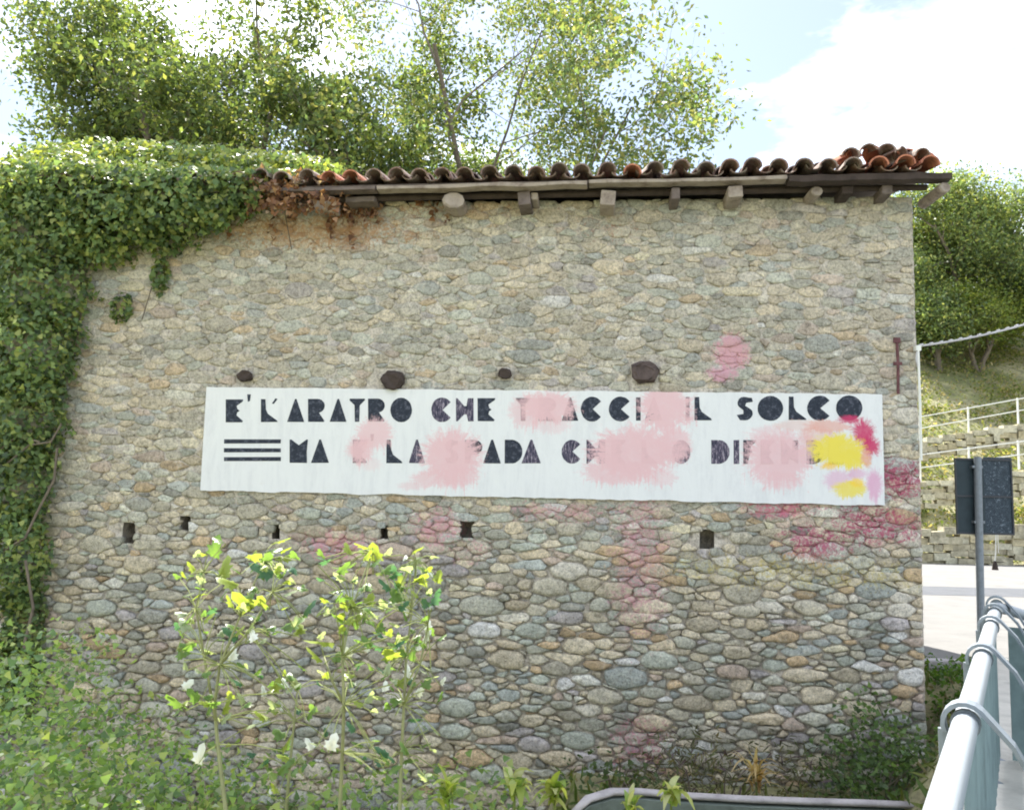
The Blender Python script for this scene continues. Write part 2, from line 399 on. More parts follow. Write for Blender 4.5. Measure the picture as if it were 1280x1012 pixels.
def stone_geo(cell, rs, M=None):
    ar, cx, cz, poly, r = cell
    lowf = sm((1.9-cz)/1.8)
    gap = .0005 + .005*rs.rand()**2 + .0028*lowf
    poly = [(a+rs.uniform(-.014, .014), b+rs.uniform(-.010, .010)) for a, b in poly]; ang = rs.rand() < .85 - .1*lowf
    P = []
    for (a, b) in poly:
        d = math.hypot(a-cx, b-cz); s_ = max(.55, 1 - gap*1.3/max(d, .01)); P.append((cx+(a-cx)*s_, cz+(b-cz)*s_))
    for it in range(1 if ang else 2):
        q = []
        cut = .22 if it else (.13 if ang else .17)
        for k_ in range(len(P)):
            a, b = P[k_], P[(k_+1) % len(P)]
            q.append((a[0]+(b[0]-a[0])*cut, a[1]+(b[1]-a[1])*cut)); q.append((b[0]+(a[0]-b[0])*cut, b[1]+(a[1]-b[1])*cut))
        P = q
    n = 11 if ar < .012 else 16
    L = [0]
    for k_ in range(len(P)): L.append(L[-1]+math.dist(P[k_], P[(k_+1) % len(P)]))
    Q = []; off = rs.rand()*L[-1]/n; j = 0
    for k_ in range(n):
        s_ = off + L[-1]*k_/n
        while j < len(P)-1 and L[j+1] < s_: j += 1
        tt = (s_-L[j])/max(1e-6, L[j+1]-L[j]); a, b = P[j], P[(j+1) % len(P)]
        w = 1 + rs.uniform(-.10, .06); Q.append((cx+((a[0]+(b[0]-a[0])*tt)-cx)*w, cz+((a[1]+(b[1]-a[1])*tt)-cz)*w))
    size = math.sqrt(ar)
    h = (.006 + .024*rs.rand())*(.55+.85*lowf)*min(1.25, .5+size*4)
    tx, tz = rs.uniform(-.10, .10, 2); 
    V_ = []
    for (sc, y) in ((1.0, .065), (.985, -.25*h), (.86, -.80*h), (.52, -h)):
        for (a, b) in Q:
            du, dz = (a-cx)*sc, (b-cz)*sc
            yy = y + (0 if y > 0 else (du*tx + dz*tz)*(.6) + rs.uniform(-.24, .2)*h)
            V_.append((cx+du, yy, cz+dz))
    V_.append((cx, -h*1.02, cz)); F_ = []
    for q_ in range(3):
        for k_ in range(n):
            k2 = (k_+1) % n; F_.append((q_*n+k_, (q_+1)*n+k_, (q_+1)*n+k2, q_*n+k2))
    F_ += [(3*n+k_, 4*n, 3*n+(k_+1) % n) for k_ in range(n)]
    F_ = [f[::-1] for f in F_]
    tone = np.array(TONES[rs.choice(len(TONES), p=TW)][0])*rs.uniform(.74, 1.16); tone = tone*.9 + np.array((.50, .48, .40))*tone.mean()/.46*.1; tone = np.minimum(tone*np.array((1.22, 1.20, 1.19)), .72)
    up = sm((cz-.9)/2.2)*.30
    tone = tone*(1-up) + np.array((.53, .50, .46))*up
    return V_, F_, tuple(tone)
cells = gen_cells(UL, UR, ZB, ztop((UL+UR)/2)+.05, blk, 3)
for i, cll in enumerate(cells): pass
rs = np.random.RandomState(8)
def visible(c):
    u, z = c[1], c[2]
    return u > wl(75, 600)[0] and z > -1.25 and not (z > 3.6 and u < wl(330, 300)[0])
order = sorted([c for c in cells if visible(c)], key=lambda c: -c[0])[:300]
idset = set(id(c) for c in order)
rub = MB()
for c_ in cells:
    V_, F_, tone = stone_geo(c_, rs)
    if id(c_) in idset:
        m_ = MB(); m_.add([(a-c_[1], b, z-c_[2]) for a, b, z in V_], F_, tone)
        m_.build('stone', STONE, bld, (c_[1], 0, c_[2]), smooth=True)
    else: rub.add(V_, F_, tone)
rub.build('small_stones', STONE, bld, smooth=True)['kind'] = 'stuff'
# mortar bed with real holes
du = .04; us = np.arange(UL, UR+.001, (UR-UL)/round((UR-UL)/.028)); zs_ = np.arange(0, 1.0001, 1/240)
V = []; 
for tz in zs_:
    for u in us:
        z = ZB + (ztop(u)-ZB)*tz
        y = mdepth(u, z) + mnoise.noise(Vector((u*7, z*9, 0)))*.014 + max(0, mnoise.noise(Vector((u*15, z*22, 5)))-.05)*.055
        V.append((u, y, z))
V = np.array(V); nu = len(us); I = np.arange(len(zs_)*nu).reshape(len(zs_), nu)
Fc = np.stack([I[:-1, :-1], I[:-1, 1:], I[1:, 1:], I[1:, :-1]], -1).reshape(-1, 4)
ctr = V[Fc].mean(1); keep = np.ones(len(Fc), bool)
for (a0, a1, c0, c1) in holes: keep &= ~((ctr[:, 0] > a0) & (ctr[:, 0] < a1) & (ctr[:, 2] > c0) & (ctr[:, 2] < c1))
link('mortar', np_mesh('mortar', V, Fc[keep], MORTAR, smooth=True), bld)
for (a0, a1, c0, c1) in holes:
    k = MB(); g = .03; a0 -= g; a1 += g; c0 -= g; c1 += g; d = .34
    k.add([(a0, .03, c0), (a1, .03, c0), (a1, .03, c1), (a0, .03, c1), (a0, d, c0), (a1, d, c0), (a1, d, c1), (a0, d, c1)],
          [(4, 5, 6, 7), (0, 1, 5, 4), (1, 2, 6, 5), (2, 3, 7, 6), (3, 0, 4, 7)])
    k.build('putlog_hole', MORTAR, bld)
# body of the building behind the face, and the stones of its right-hand side
def prism(k, u0, u1, y0, y1, zb, zt0, zt1):
    # slab with a sloping top (zt0 at y0, zt1 at y1)
    k.add([(u0, y0, zb), (u1, y0, zb), (u1, y1, zb), (u0, y1, zb), (u0, y0, zt0), (u1, y0, zt0), (u1, y1, zt1), (u0, y1, zt1)],
          [(3, 2, 1, 0), (4, 5, 6, 7), (0, 1, 5, 4), (1, 2, 6, 5), (2, 3, 7, 6), (3, 0, 4, 7)])
SL = math.tan(R(12))
k = MB(); zR = ztop(UR); zL = ztop(UL)
prism(k, UR-.45, UR-.035, .075, DEPTH, ZB, zR-.02, zR+SL*DEPTH-.05); k.build('side_wall', MORTAR, bld)
k = MB(); prism(k, UL+.02, UL+.45, .075, DEPTH, ZB, zL-.02, zL+SL*DEPTH-.05); k.build('side_wall', MORTAR, bld)
k = MB(); prism(k, UL+.46, UR-.46, DEPTH-.45, DEPTH-.01, ZB, zL+SL*DEPTH-.2, zL+SL*DEPTH-.12); k.build('back_wall', MORTAR, bld)
k = MB()
for c_ in gen_cells(.03, DEPTH, ZB, zR+SL*DEPTH-.1, [], 5, False):
    if c_[2] > zR + SL*c_[1] - .12: continue
    V_, F_, tone = stone_geo(c_, rs)
    k.add([(UR-.03 - y, a, z) for a, y, z in V_], F_, tone)
k.build('side_stones', STONE, bld, smooth=True)['kind'] = 'stuff'
# old timber stubs built into the wall above the panel
for (px, py, r) in BEAMS:
    u, z = wl(px, py); k = MB(); r *= .0083
    k.tube([(0, .1, 0), (.01, -.02, -.004), (.015, -.085, -.01), (.015, -.095, -.01)], [r, r, r*.92, r*.7], 11, sy=.8)
    k.v = [(a+rnd.uniform(-.13, .13)*r, b+rnd.uniform(-.012, .012), c_+rnd.uniform(-.16, .16)*r) for a, b, c_ in k.v]
    k.build('timber_stub', DARKW if r < .13 else simple('stub_wood', (.10, .075, .07), .9, .5, 12, bmp=.012), bld, (u, 0, z))
# ------------------------------------------------------------------ roof
roof = empty('roof'); roof.parent = bld
OH = -.42
def rz_(u, y): return eave(u) + .05 + SL*(y-OH)
U0r, U1r = UL-.25, wl(1172, 215, -.4)[0]
k = MB()
for (y0, y1) in ((OH+.05, DEPTH+.3),):
    k.add([(U0r, y0, rz_(U0r, y0)-.05), (U1r, y0, rz_(U1r, y0)-.05), (U1r, y1, rz_(U1r, y1)-.05), (U0r, y1, rz_(U0r, y1)-.05),
           (U0r, y0, rz_(U0r, y0)-.025), (U1r, y0, rz_(U1r, y0)-.025), (U1r, y1, rz_(U1r, y1)-.025), (U0r, y1, rz_(U0r, y1)-.025)],
          [(3, 2, 1, 0), (4, 5, 6, 7), (0, 1, 5, 4), (1, 2, 6, 5), (2, 3, 7, 6), (3, 0, 4, 7)])
k.build('roof_deck', WOOD, roof)
# eave planks: four lengths, slightly out of line
marks = [U0r, wl(470, 230, -.42)[0], wl(735, 225, -.42)[0], wl(985, 220, -.42)[0], wl(1191, 218, -.42)[0]]
for i in range(4):
    a, b = marks[i]+.01, marks[i+1]-.008; k = MB(); n = 10; V_ = []
    for q in range(n+1):
        u = a+(b-a)*q/n; z = eave(u) - .012 + rnd.uniform(-.008, .008) + (.012 if i == 2 else 0) ; h = .036 + rnd.uniform(-.007, .007) + (.026 if i == 3 else 0); y = OH - .01*(i % 2)
        V_ += [(u, y, z-h/2), (u, y, z+h/2), (u, y+.14, z+h/2), (u, y+.14, z-h/2)]
    F_ = [(q*4+j, q*4+(j+1) % 4, q*4+4+(j+1) % 4, q*4+4+j) for q in range(n) for j in range(4)] + [(3, 2, 1, 0), (n*4, n*4+1, n*4+2, n*4+3)]
    k.add(V_, [f[::-1] for f in F_]); k.build('eave_plank', WOODL if i in (1, 2) else (DARKW if i == 3 else WOOD), roof, bevel=.004)
TILE, t, p, o = mat('clay_tile')
a_ = N(t, 'ShaderNodeAttribute', attribute_name='tone').outputs[0]; P = coord(t)
oi = N(t, 'ShaderNodeObjectInfo')
c = ramp(t, oi.outputs['Random'], [(0, (.17, .10, .09)), (.3, (.25, .15, .12)), (.55, (.20, .15, .14)), (.8, (.31, .16, .11)), (1, (.14, .11, .11))])
c = mix(t, ramp(t, nz(t, 14, 6, .8, P, 1), [(.44, (0, 0, 0)), (.62, (.8, .8, .8))]), c, (.33, .31, .27))
c = mix(t, ramp(t, nz(t, 30, 4, .8, P), [(.5, (0, 0, 0)), (.66, (.7, .7, .7))]), c, (.08, .07, .07))
t.links.new(c, p.inputs['Base Color']); bump(t, p, nz(t, 40, 5, .7, P), .006)
TILER = simple('red_clay_tile', (.46, .19, .12), .85, .4, 18, c2=(.2, .08, .07))
def tile_mesh(name, r0, r1, L, up, m, n=8):
    k = MB(); V_ = []; th = .014
    for (y, r) in ((0, r0), (L*.5, (r0+r1)/2), (L, r1)):
        for rr in (r, r-th):
            for q in range(n+1):
                an = math.pi*q/n; s_ = 1 if up else -1
                V_.append((-math.cos(an)*rr, y, s_*math.sin(an)*rr*(.95 if up else .62)))
    w = n+1; F_ = []
    for sct in range(2):
        for q in range(n):
            o0 = sct*2*w; F_.append((o0+q, o0+q+1, o0+2*w+q+1, o0+2*w+q)); F_.append((o0+w+q, o0+3*w+q, o0+3*w+q+1, o0+w+q+1))
        for q in (0, n): o0 = sct*2*w; F_.append((o0+q, o0+2*w+q, o0+3*w+q, o0+w+q))
    for q in range(n): F_.append((q, w+q, w+q+1, q+1)); o0 = 4*w; F_.append((o0+q, o0+q+1, o0+w+q+1, o0+w+q))
    k.add(V_, F_); me = k.mesh(name, m, True)
    try: me.set_sharp_from_angle(angle=R(50))
    except Exception: pass
    return me
tc_ = tile_mesh('cover_tile', .090, .072, .46, True, TILE); th_ = tile_mesh('channel_tile', .080, .095, .46, False, TILE); tr_ = tile_mesh('red_tile', .090, .072, .44, True, TILER)
SP = (U1r-.10 - wl(555, 215, -.42)[0])/20.0
ncol = int((U1r-U0r)/SP); far = MB()
def tile_xf(u, y, dz, jit=1):
    return Vector((u, y, rz_(u, y)+dz)), (math.atan(SL)-R(2.5)+rnd.gauss(0, R(1))*jit, rnd.gauss(0, R(5))*jit, rnd.gauss(0, R(4))*jit)
rows = 14
for rw in range(rows):
    y = OH - .09 + rw*.385
    for cc in range(ncol+1):
        for kind in (0, 1):
            u = U1r - .10 - cc*SP - (SP/2 if kind else 0) + rnd.gauss(0, .008)
            if u < U0r: continue
            L_, e_ = tile_xf(u, y + (-.0 if kind == 0 else .09) + rnd.gauss(0, .012), (.040 if kind == 0 else .050) + rnd.gauss(0, .010))
            if rw < 3:
                red = (kind == 0 and rw == 0 and cc in (0, 1, 2, 12, 24, 25))
                o = link('roof_tile', tr_ if red else (tc_ if kind == 0 else th_), roof, L_); o.rotation_euler = e_
            else:
                M_ = Matrix.Translation(L_) @ Matrix.Rotation(e_[0], 4, 'X') @ Matrix.Rotation(e_[2], 4, 'Z')
                src = tc_ if kind == 0 else th_
                far.add([M_ @ v.co for v in src.vertices], [tuple(p_.vertices) for p_ in src.polygons])
far.build('upper_tiles', TILE, roof, smooth=True)['kind'] = 'stuff'
# loose heap of broken red tiles near the right end
for i in range(15):
    px = 1060 + i*7.4; u = wl(px, 205, -.38)[0]
    hgt = .10 + .07*math.exp(-((px-1095)/35)**2)
    o = link('roof_tile', tr_ if i % 3 else tc_, roof, (u, OH - .06 + (i % 3)*.11, rz_(u, OH)+hgt + (i % 3)*.025))
    o.rotation_euler = (R(rnd.uniform(-8, 22)), R(rnd.uniform(-28, 28)), R(rnd.uniform(-55, 55)))
    o.scale = (.95, rnd.uniform(.45, .8), .95)
# beam ends under the eave : px, py, w px, h px, round?, material
BE = [(405, 252, 30, 22, 0, WOODL, .30), (450, 240, 44, 9, 0, WOOD, .28), (565, 246, 32, 26, 1, WOODL, .36), (655, 243, 18, 22, 0, WOOD, .34), (668, 232, 10, 12, 0, WOODL, .3),
      (760, 246, 21, 24, 0, WOODL, .36), (845, 236, 12, 18, 0, WOOD, .36), (920, 234, 20, 18, 0, WOODL, .38), (1020, 229, 17, 15, 1, WOODL, .31), (1060, 228, 16, 12, 0, DARKW, .3), (1110, 236, 14, 14, 0, WOOD, .3),
      (1181, 233, 16, 16, 1, WOODL, .40)]
for (px, py, w, h, rd, m_, pr) in BE:
    u, z = wl(px, py, -pr); w *= .0070; h *= .0064; pr *= .88; k = MB()
    z = min(z, eave(u) - .045 - h/2)
    if rd: k.tube([(0, .5, .02), (0, .1, 0), (.01, -.02, 0), (.012, -.03, 0)], [w*.5, w*.52, w*.5, w*.4], 10, sy=h/w)
    else: k.box((0, .25, 0), (w, .55, h), Matrix.Rotation(R(rnd.uniform(-5, 5)), 3, 'Y'))
    k.build('beam_end', m_, roof, (u, -pr, z), bevel=.012 if not rd else 0)
# purlin shadowed under the planks
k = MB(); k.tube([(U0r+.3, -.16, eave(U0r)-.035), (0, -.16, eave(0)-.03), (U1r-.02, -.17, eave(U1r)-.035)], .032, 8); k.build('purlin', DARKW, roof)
# iron wall tie
u, z1 = wl(1121, 424, -.05); _, z0 = wl(1123, 492, -.05); k = MB()
k.tube([(0, 0, 0), (.004, -.005, (z1-z0)*.55), (0, 0, z1-z0)], .014, 6); k.box((.0, -.004, (z1-z0)*.55), (.075, .03, .03)); k.box((0, 0, z1-z0-.01), (.06, .028, .05))
k.build('wall_tie', RUST, bld, (u, -.05, z0))
# ------------------------------------------------------------------ painted slogan panel
pan = empty('slogan_panel', WO, -PSI, label='long white painted wall panel with black slogan, splashed with pink and yellow paint', cat='painted panel')
PY = -.042
PK = (.70, .46, .485); PV = (.64, .32, .48); YE = (.74, .62, .09); MG = (.52, .04, .13); OR = (.68, .34, .28)
SPLATS = [(468, 542, 26, 22, PK, .80), (450, 562, 20, 20, PK, .9), (463, 580, 18, 10, PK, .3), (565, 570, 43, 37, PK, .93), (545, 598, 36, 12, PK, .7), (515, 607, 20, 6, PK, .45), (575, 595, 26, 16, PK, .7),
          (686, 508, 38, 22, PK, .90), (660, 514, 26, 24, PK, .62), (690, 530, 26, 14, PK, .4), (832, 510, 37, 34, PK, .93), (795, 566, 60, 37, PK, .94), (842, 555, 24, 28, PK, .78), (770, 590, 46, 18, PK, .8), (825, 596, 24, 12, PK, .5),
          (972, 573, 43, 35, PK, .90), (965, 545, 34, 14, PK, .5), (1008, 560, 14, 26, PK, .7), (975, 600, 30, 14, PK, .55), (1000, 532, 34, 8, OR, .35), (1035, 533, 30, 9, OR, .7), (1022, 545, 24, 12, OR, .45),
          (1062, 524, 16, 6, MG, .85), (1079, 541, 15, 20, MG, .95), (1088, 558, 13, 15, MG, .95), (1047, 562, 38, 21, YE, .97), (1062, 574, 24, 13, YE, .9), (1083, 572, 8, 12, OR, .8), (1036, 582, 12, 5, (.80, .50, .06), .7),
          (1048, 600, 20, 14, PV, .55), (1072, 592, 14, 8, PV, .6), (1062, 611, 22, 11, YE, .9), (1072, 603, 10, 7, (.82, .56, .06), .8), (1093, 605, 11, 22, PV, .8)]
def thrown(t, P, c, dens):
    sep = N(t, 'ShaderNodeSeparateXYZ'); t.links.new(P, sep.inputs[0]); X, Z = sep.outputs[0], sep.outputs[2]
    fine = mth(t, 'MULTIPLY_ADD', nz(t, 30, 6, .8, P, .6), 1.1, -.55)
    mpz = N(t, 'ShaderNodeMapping'); mpz.inputs['Scale'].default_value = (38, 1, 2.2); t.links.new(P, mpz.inputs[0])
    drip = mth(t, 'MULTIPLY_ADD', nz(t, 1.0, 3, .7, mpz.outputs[0]), 2.4, -1.2)
    dens_n = mth(t, 'MULTIPLY_ADD', nz(t, 9, 5, .7, P, .5), .5, .74, clamp=True)
    for q, (px, py, rx, ry, col_, am) in enumerate(SPLATS):
        u, z = wl(px, py, PY); ru = rx*.0081; rz = ry*.0081
        dx = mth(t, 'MULTIPLY_ADD', X, 1/ru, -u/ru); dz = mth(t, 'MULTIPLY_ADD', Z, 1/rz, -z/rz)
        r = mth(t, 'SQRT', mth(t, 'ADD', mth(t, 'MULTIPLY', dx, dx), mth(t, 'MULTIPLY', dz, dz)))
        an = mth(t, 'ARCTAN2', dz, dx); cb = N(t, 'ShaderNodeCombineXYZ'); t.links.new(mth(t, 'MULTIPLY', an, 3.2), cb.inputs[0])
        t.links.new(mth(t, 'MULTIPLY', r, .5), cb.inputs[1]); cb.inputs[2].default_value = q*3.7
        rad = mth(t, 'MULTIPLY_ADD', nz(t, 1.9, 4, .8, cb.outputs[0]), 1.15, -.575)
        low = mth(t, 'MULTIPLY', dz, -.9, clamp=True)
        e = mth(t, 'ADD', mth(t, 'ADD', mth(t, 'SUBTRACT', 1.0, r), rad), mth(t, 'ADD', mth(t, 'MULTIPLY', fine, 1.0), mth(t, 'MULTIPLY', drip, low)))
        k = mth(t, 'MULTIPLY', mth(t, 'MULTIPLY', e, 3.2 if rx > 20 else 2.2, clamp=True), dens_n)
        c = mix(t, mth(t, 'MULTIPLY', k, am*dens), c, col_)
    return c
PM, t, p, o = mat('limewash'); P = coord(t, bld)
mpn = N(t, 'ShaderNodeMapping'); mpn.inputs['Scale'].default_value = (6, 1, 1.2); t.links.new(P, mpn.inputs[0])
c = ramp(t, nz(t, 1.6, 7, .72, mpn.outputs[0], .4), [(.28, (.62, .63, .65)), (.5, (.70, .71, .72)), (.7, (.73, .74, .745))])
c = mix(t, ramp(t, nz(t, 12, 6, .8, P), [(.6, (0, 0, 0)), (.74, (.5, .5, .5))]), c, (.60, .58, .55))
c = thrown(t, P, c, 1.0)
t.links.new(c, p.inputs['Base Color']); bump(t, p, nz(t, 8, 5, .6, P), .01, .5)
n = 120; k = MB(); V_ = []
for q in range(n+1):
    a = q/n; u = BU0+(BU1-BU0)*a
    e = 0 if 0 < q < n else rnd.uniform(-.004, .004)
    zt = BZ1 + mnoise.noise(Vector((u*3, 1, 0)))*.013 + rnd.uniform(-.003, .003); zb = BZ0 + mnoise.noise(Vector((u*3, 7, 0)))*.013 + rnd.uniform(-.004, .004)
    V_ += [(u, PY, zb), (u, PY, zt), (u, .03, zt), (u, .03, zb)]
F_ = [(q*4+j, q*4+4+j, q*4+4+(j+1) % 4, q*4+(j+1) % 4) for q in range(n) for j in range(4)] + [(0, 1, 2, 3), (n*4+3, n*4+2, n*4+1, n*4)]
k.add(V_, F_); k.build('plaster', PM, pan)
INK, t, p, o = mat('black_paint'); P = coord(t, bld)
c = ramp(t, nz(t, 22, 5, .7, P), [(.35, (.010, .014, .028)), (.52, (.02, .028, .045)), (.62, (.075, .08, .11)), (.72, (.16, .16, .20))])
c = thrown(t, P, c, 1.04)
t.links.new(c, p.inputs['Base Color']); p.inputs['Roughness'].default_value = .6
FADE, t, p, o = mat('worn_black_paint'); P = coord(t, bld)
mpn = N(t, 'ShaderNodeMapping'); mpn.inputs['Scale'].default_value = (34, 1, 7); t.links.new(P, mpn.inputs[0])
c = ramp(t, nz(t, 1.6, 5, .8, mpn.outputs[0]), [(.40, (.02, .025, .045)), (.53, (.10, .085, .13)), (.64, (.46, .41, .46))])
c = thrown(t, P, c, 1.04)
t.links.new(c, p.inputs['Base Color'])
def arc(cx, cy, rx, ry, a0, a1, n=10): return [(cx+rx*math.cos(R(a0+(a1-a0)*i/n)), cy+ry*math.sin(R(a0+(a1-a0)*i/n))) for i in range(n+1)]
G = {
 'E': [[(0, 0), (.93, 0), (.97, .06), (.62, .30), (.66, .42), (.80, .50), (.66, .58), (.62, .72), (.98, .91), (1, 1), (0, 1)]],
 'L': [[(0, 0), (1, 0), (.96, .07), (.42, .36), (.30, .55), (.27, 1), (0, 1)]],
 'A': [[(0, 0), (1, 0), (.98, .06), (.56, 1), (.46, 1), (.02, .06)]],
 'R': [[(0, 0), (.9, 0), (.93, .05), (.62, .40)] + arc(.55, .70, .40, .30, -75, 90) + [(0, 1)]],
 'T': [[(.34, 0), (.64, 0), (.66, .72), (1, .93), (1, 1), (0, 1), (0, .93), (.32, .72)]],
 'O': [arc(.5, .5, .5, .5, 0, 345, 23)],
 'C': [arc(.52, .5, .52, .5, 38, 322, 22) + [(.55, .5)]],
 'H': [[(0, 0), (.08, 0), (.46, .30), (.60, .30), (.68, 0), (1, 0), (1, 1), (.68, 1), (.60, .66), (.46, .66), (.08, 1), (0, 1)]],
 'M': [[(0, 0), (.95, 0), (.93, .5), (1, 1), (.92, 1), (.50, .76), (.08, 1), (0, 1)]],
 'S': [[(0, .22), (.2, 0)] + arc(.52, .28, .48, .28, -90, 60, 8) + [(.52, .62), (.60, .74), (1, .78), (.95, .95)] + arc(.48, .73, .44, .27, 60, 215, 8) + [(.40, .42), (.42, .26)]],
 'I': [[(0, 0), (1, 0), (1, 1), (0, 1)]],
 'D': [[(0, 0), (.4, 0)] + arc(.4, .5, .6, .5, -85, 85, 12) + [(0, 1)]],
 'P': [[(0, 0), (.3, 0), (.36, .36)] + arc(.5, .68, .5, .32, -80, 90, 10) + [(0, 1)]],
 'F': [[(0, 0), (.34, 0), (.5, .38), (.72, .5), (.62, .60), (.6, .74), (.98, .92), (1, 1), (0, 1)]],
 'N': [[(0, 0), (.4, 0), (.42, .3), (1, 0), (1, 1), (.66, 1), (.62, .6), (.1, 1), (0, 1)]],
 "'": [[(.15, 0), (.7, .1), (.9, 1), (0, 1)]], ',': [[(0, .1), (.3, 0), (1, .85), (.6, 1)]],
 '=': [[(0, 0), (1, .0), (1, 1), (0, 1)]],
}
yt, yb = 500, 527
L1 = [('E', 282, 304), ("'", 309, 314, 493, 502), ('L', 326, 347), (',', 340, 347, 498, 505), ('A', 359, 380), ('R', 385, 407), ('A', 412, 433), ('T', 437, 456), ('R', 460, 482), ('O', 488, 515),
      ('C', 539, 565), ('H', 570, 592), ('E', 597, 619), ('T', 645, 663), ('R', 673, 696), ('A', 702, 723), ('C', 726, 753), ('C', 761, 789), ('I', 795, 801), ('A', 806, 828), ('I', 857, 862), ('L', 868, 890),
      ('S', 921, 941), ('O', 947, 979), ('L', 986, 1008), ('C', 1009, 1039), ('O', 1045, 1078)]
L2 = [('M', 362, 385), ('A', 389, 411), ('E', 441, 459), ("'", 463, 468, 542, 551), ('L', 483, 503), ('A', 511, 531), ('S', 556, 573), ('P', 581, 603), ('A', 604, 626), ('D', 631, 653), ('A', 652, 676), ('C', 702, 727), ('H', 733, 757),
      ('E', 764, 782), ('L', 802, 822), ('O', 840, 863), ('D', 889, 912), ('I', 917, 924), ('F', 929, 945), ('E', 951, 968), ('N', 977, 998), ('D', 1008, 1030), ('E', 1036, 1056)]
fad1 = {10, 11}; fad2 = {5, 10, 11, 15, 16, 17, 12}
def lpoly(name, ch, x0, x1, y0, y1, m_, yo):
    k = MB(); V_ = []
    for poly in G[ch]:
        b_ = k.n
        P_ = []
        for (a, b) in poly:
            u, z = wl(x0+(x1-x0)*a, y1+(y0-y1)*b, yo); P_.append((u+rnd.uniform(-.0015, .0015), yo, z+rnd.uniform(-.0015, .0015)))
        n_ = len(P_); k.add(P_ + [(a, yo+.0035, c) for a, b, c in P_], [tuple(range(n_))] + [(i, n_+i, n_+(i+1) % n_, (i+1) % n_) for i in range(n_)])
    o = k.build(name, m_, pan)
    if name == 'letter': o['label'] = 'letter '+ch if ch.isalpha() else 'apostrophe'
    return o
LY = PY-.002
def top1(x): return 500.5 - 5.5*sm(0) - 5.5*(x-282)/800
for i, e in enumerate(L1):
    x = (e[1]+e[2])/2; sh = -4.5*(x-282)/800
    y0, y1 = (e[3]+sh, e[4]+sh) if len(e) > 3 else (yt-1+sh*.9, yb+.5+sh*.7)
    if e[0] in 'OC' and len(e) < 4: y0 -= 1; y1 += 1
    lpoly('letter', e[0], e[1], e[2], y0, y1, FADE if i in fad1 else INK, LY)
for i, e in enumerate(L2):
    x = (e[1]+e[2])/2; sh = 2*(x-282)/800
    y0, y1 = (e[3]+sh, e[4]+sh) if len(e) > 3 else (549+sh*.5, 578+sh)
    lpoly('letter', e[0], e[1], e[2], y0, y1, FADE if i in fad2 else INK, LY)
for (ya, yb_) in ((549, 554), (560, 565), (571, 576)): lpoly('painted_bar', '=', 280, 351, ya, yb_, INK, LY)
# ------------------------------------------------------------------ cable, conduit
u, z1 = wl(1147, 432, -.07); _, z0 = wl(1149, 575, -.07)
def wpt(u, y, z): return WO + WX*u + WY*y + Vector((0, 0, z))
k = MB(); A = wpt(u+.01, -.05, z1); k.tube([(0, 0, 0), (.004, 0, (z1-z0)*.5), (0, 0, z1-z0)], .013, 8); k.box((0, .03, z1-z0-.02), (.05, .09, .05)); k.box((0, .03, .2), (.035, .07, .02))
o = k.build('conduit', WHITEP, None, wpt(u+.01, -.05, z0)); tag(o, 'thin white conduit running down the right corner of the stone wall', 'conduit')
k = MB(); B = at(1420, 352, 9.0); C_ = []
for i in range(25):
    s_ = i/24; q = A.lerp(B, s_); q.z -= .10*4*s_*(1-s_); C_.append(q)
k.tube(C_, .011, 6); k.tube([C_[0], C_[0]+Vector((-.02, 0, -.12)), C_[0]+Vector((0, 0, -.22))], .010, 6)
for i in range(0, 24): k.tube([C_[i].lerp(C_[i+1], .2)+Vector((0, 0, .006)), C_[i].lerp(C_[i+1], .5)+Vector((0, 0, .008))], .014, 6)
tag(k.build('overhead_cable', CABLE, None, None), 'twisted pale cable strung from the corner of the stone wall', 'cable')

up_ = empty('utility_pole', (B.x, B.y+.14, 0), 0, label='wooden utility pole beyond the right edge carrying the pale cable', cat='utility pole')
k = MB(); k.tube([(0, 0, -.3), (.01, 0, 2.5), (0, 0, B.z+.5)], [.13, .115, .10], 12); k.build('pole', BARK, up_, smooth=True)
k = MB(); k.tube([(0, -.1, B.z-.02), (0, -.14, B.z), (0, -.14, B.z+.08)], .02, 8); k.build('hook', METALD, up_)
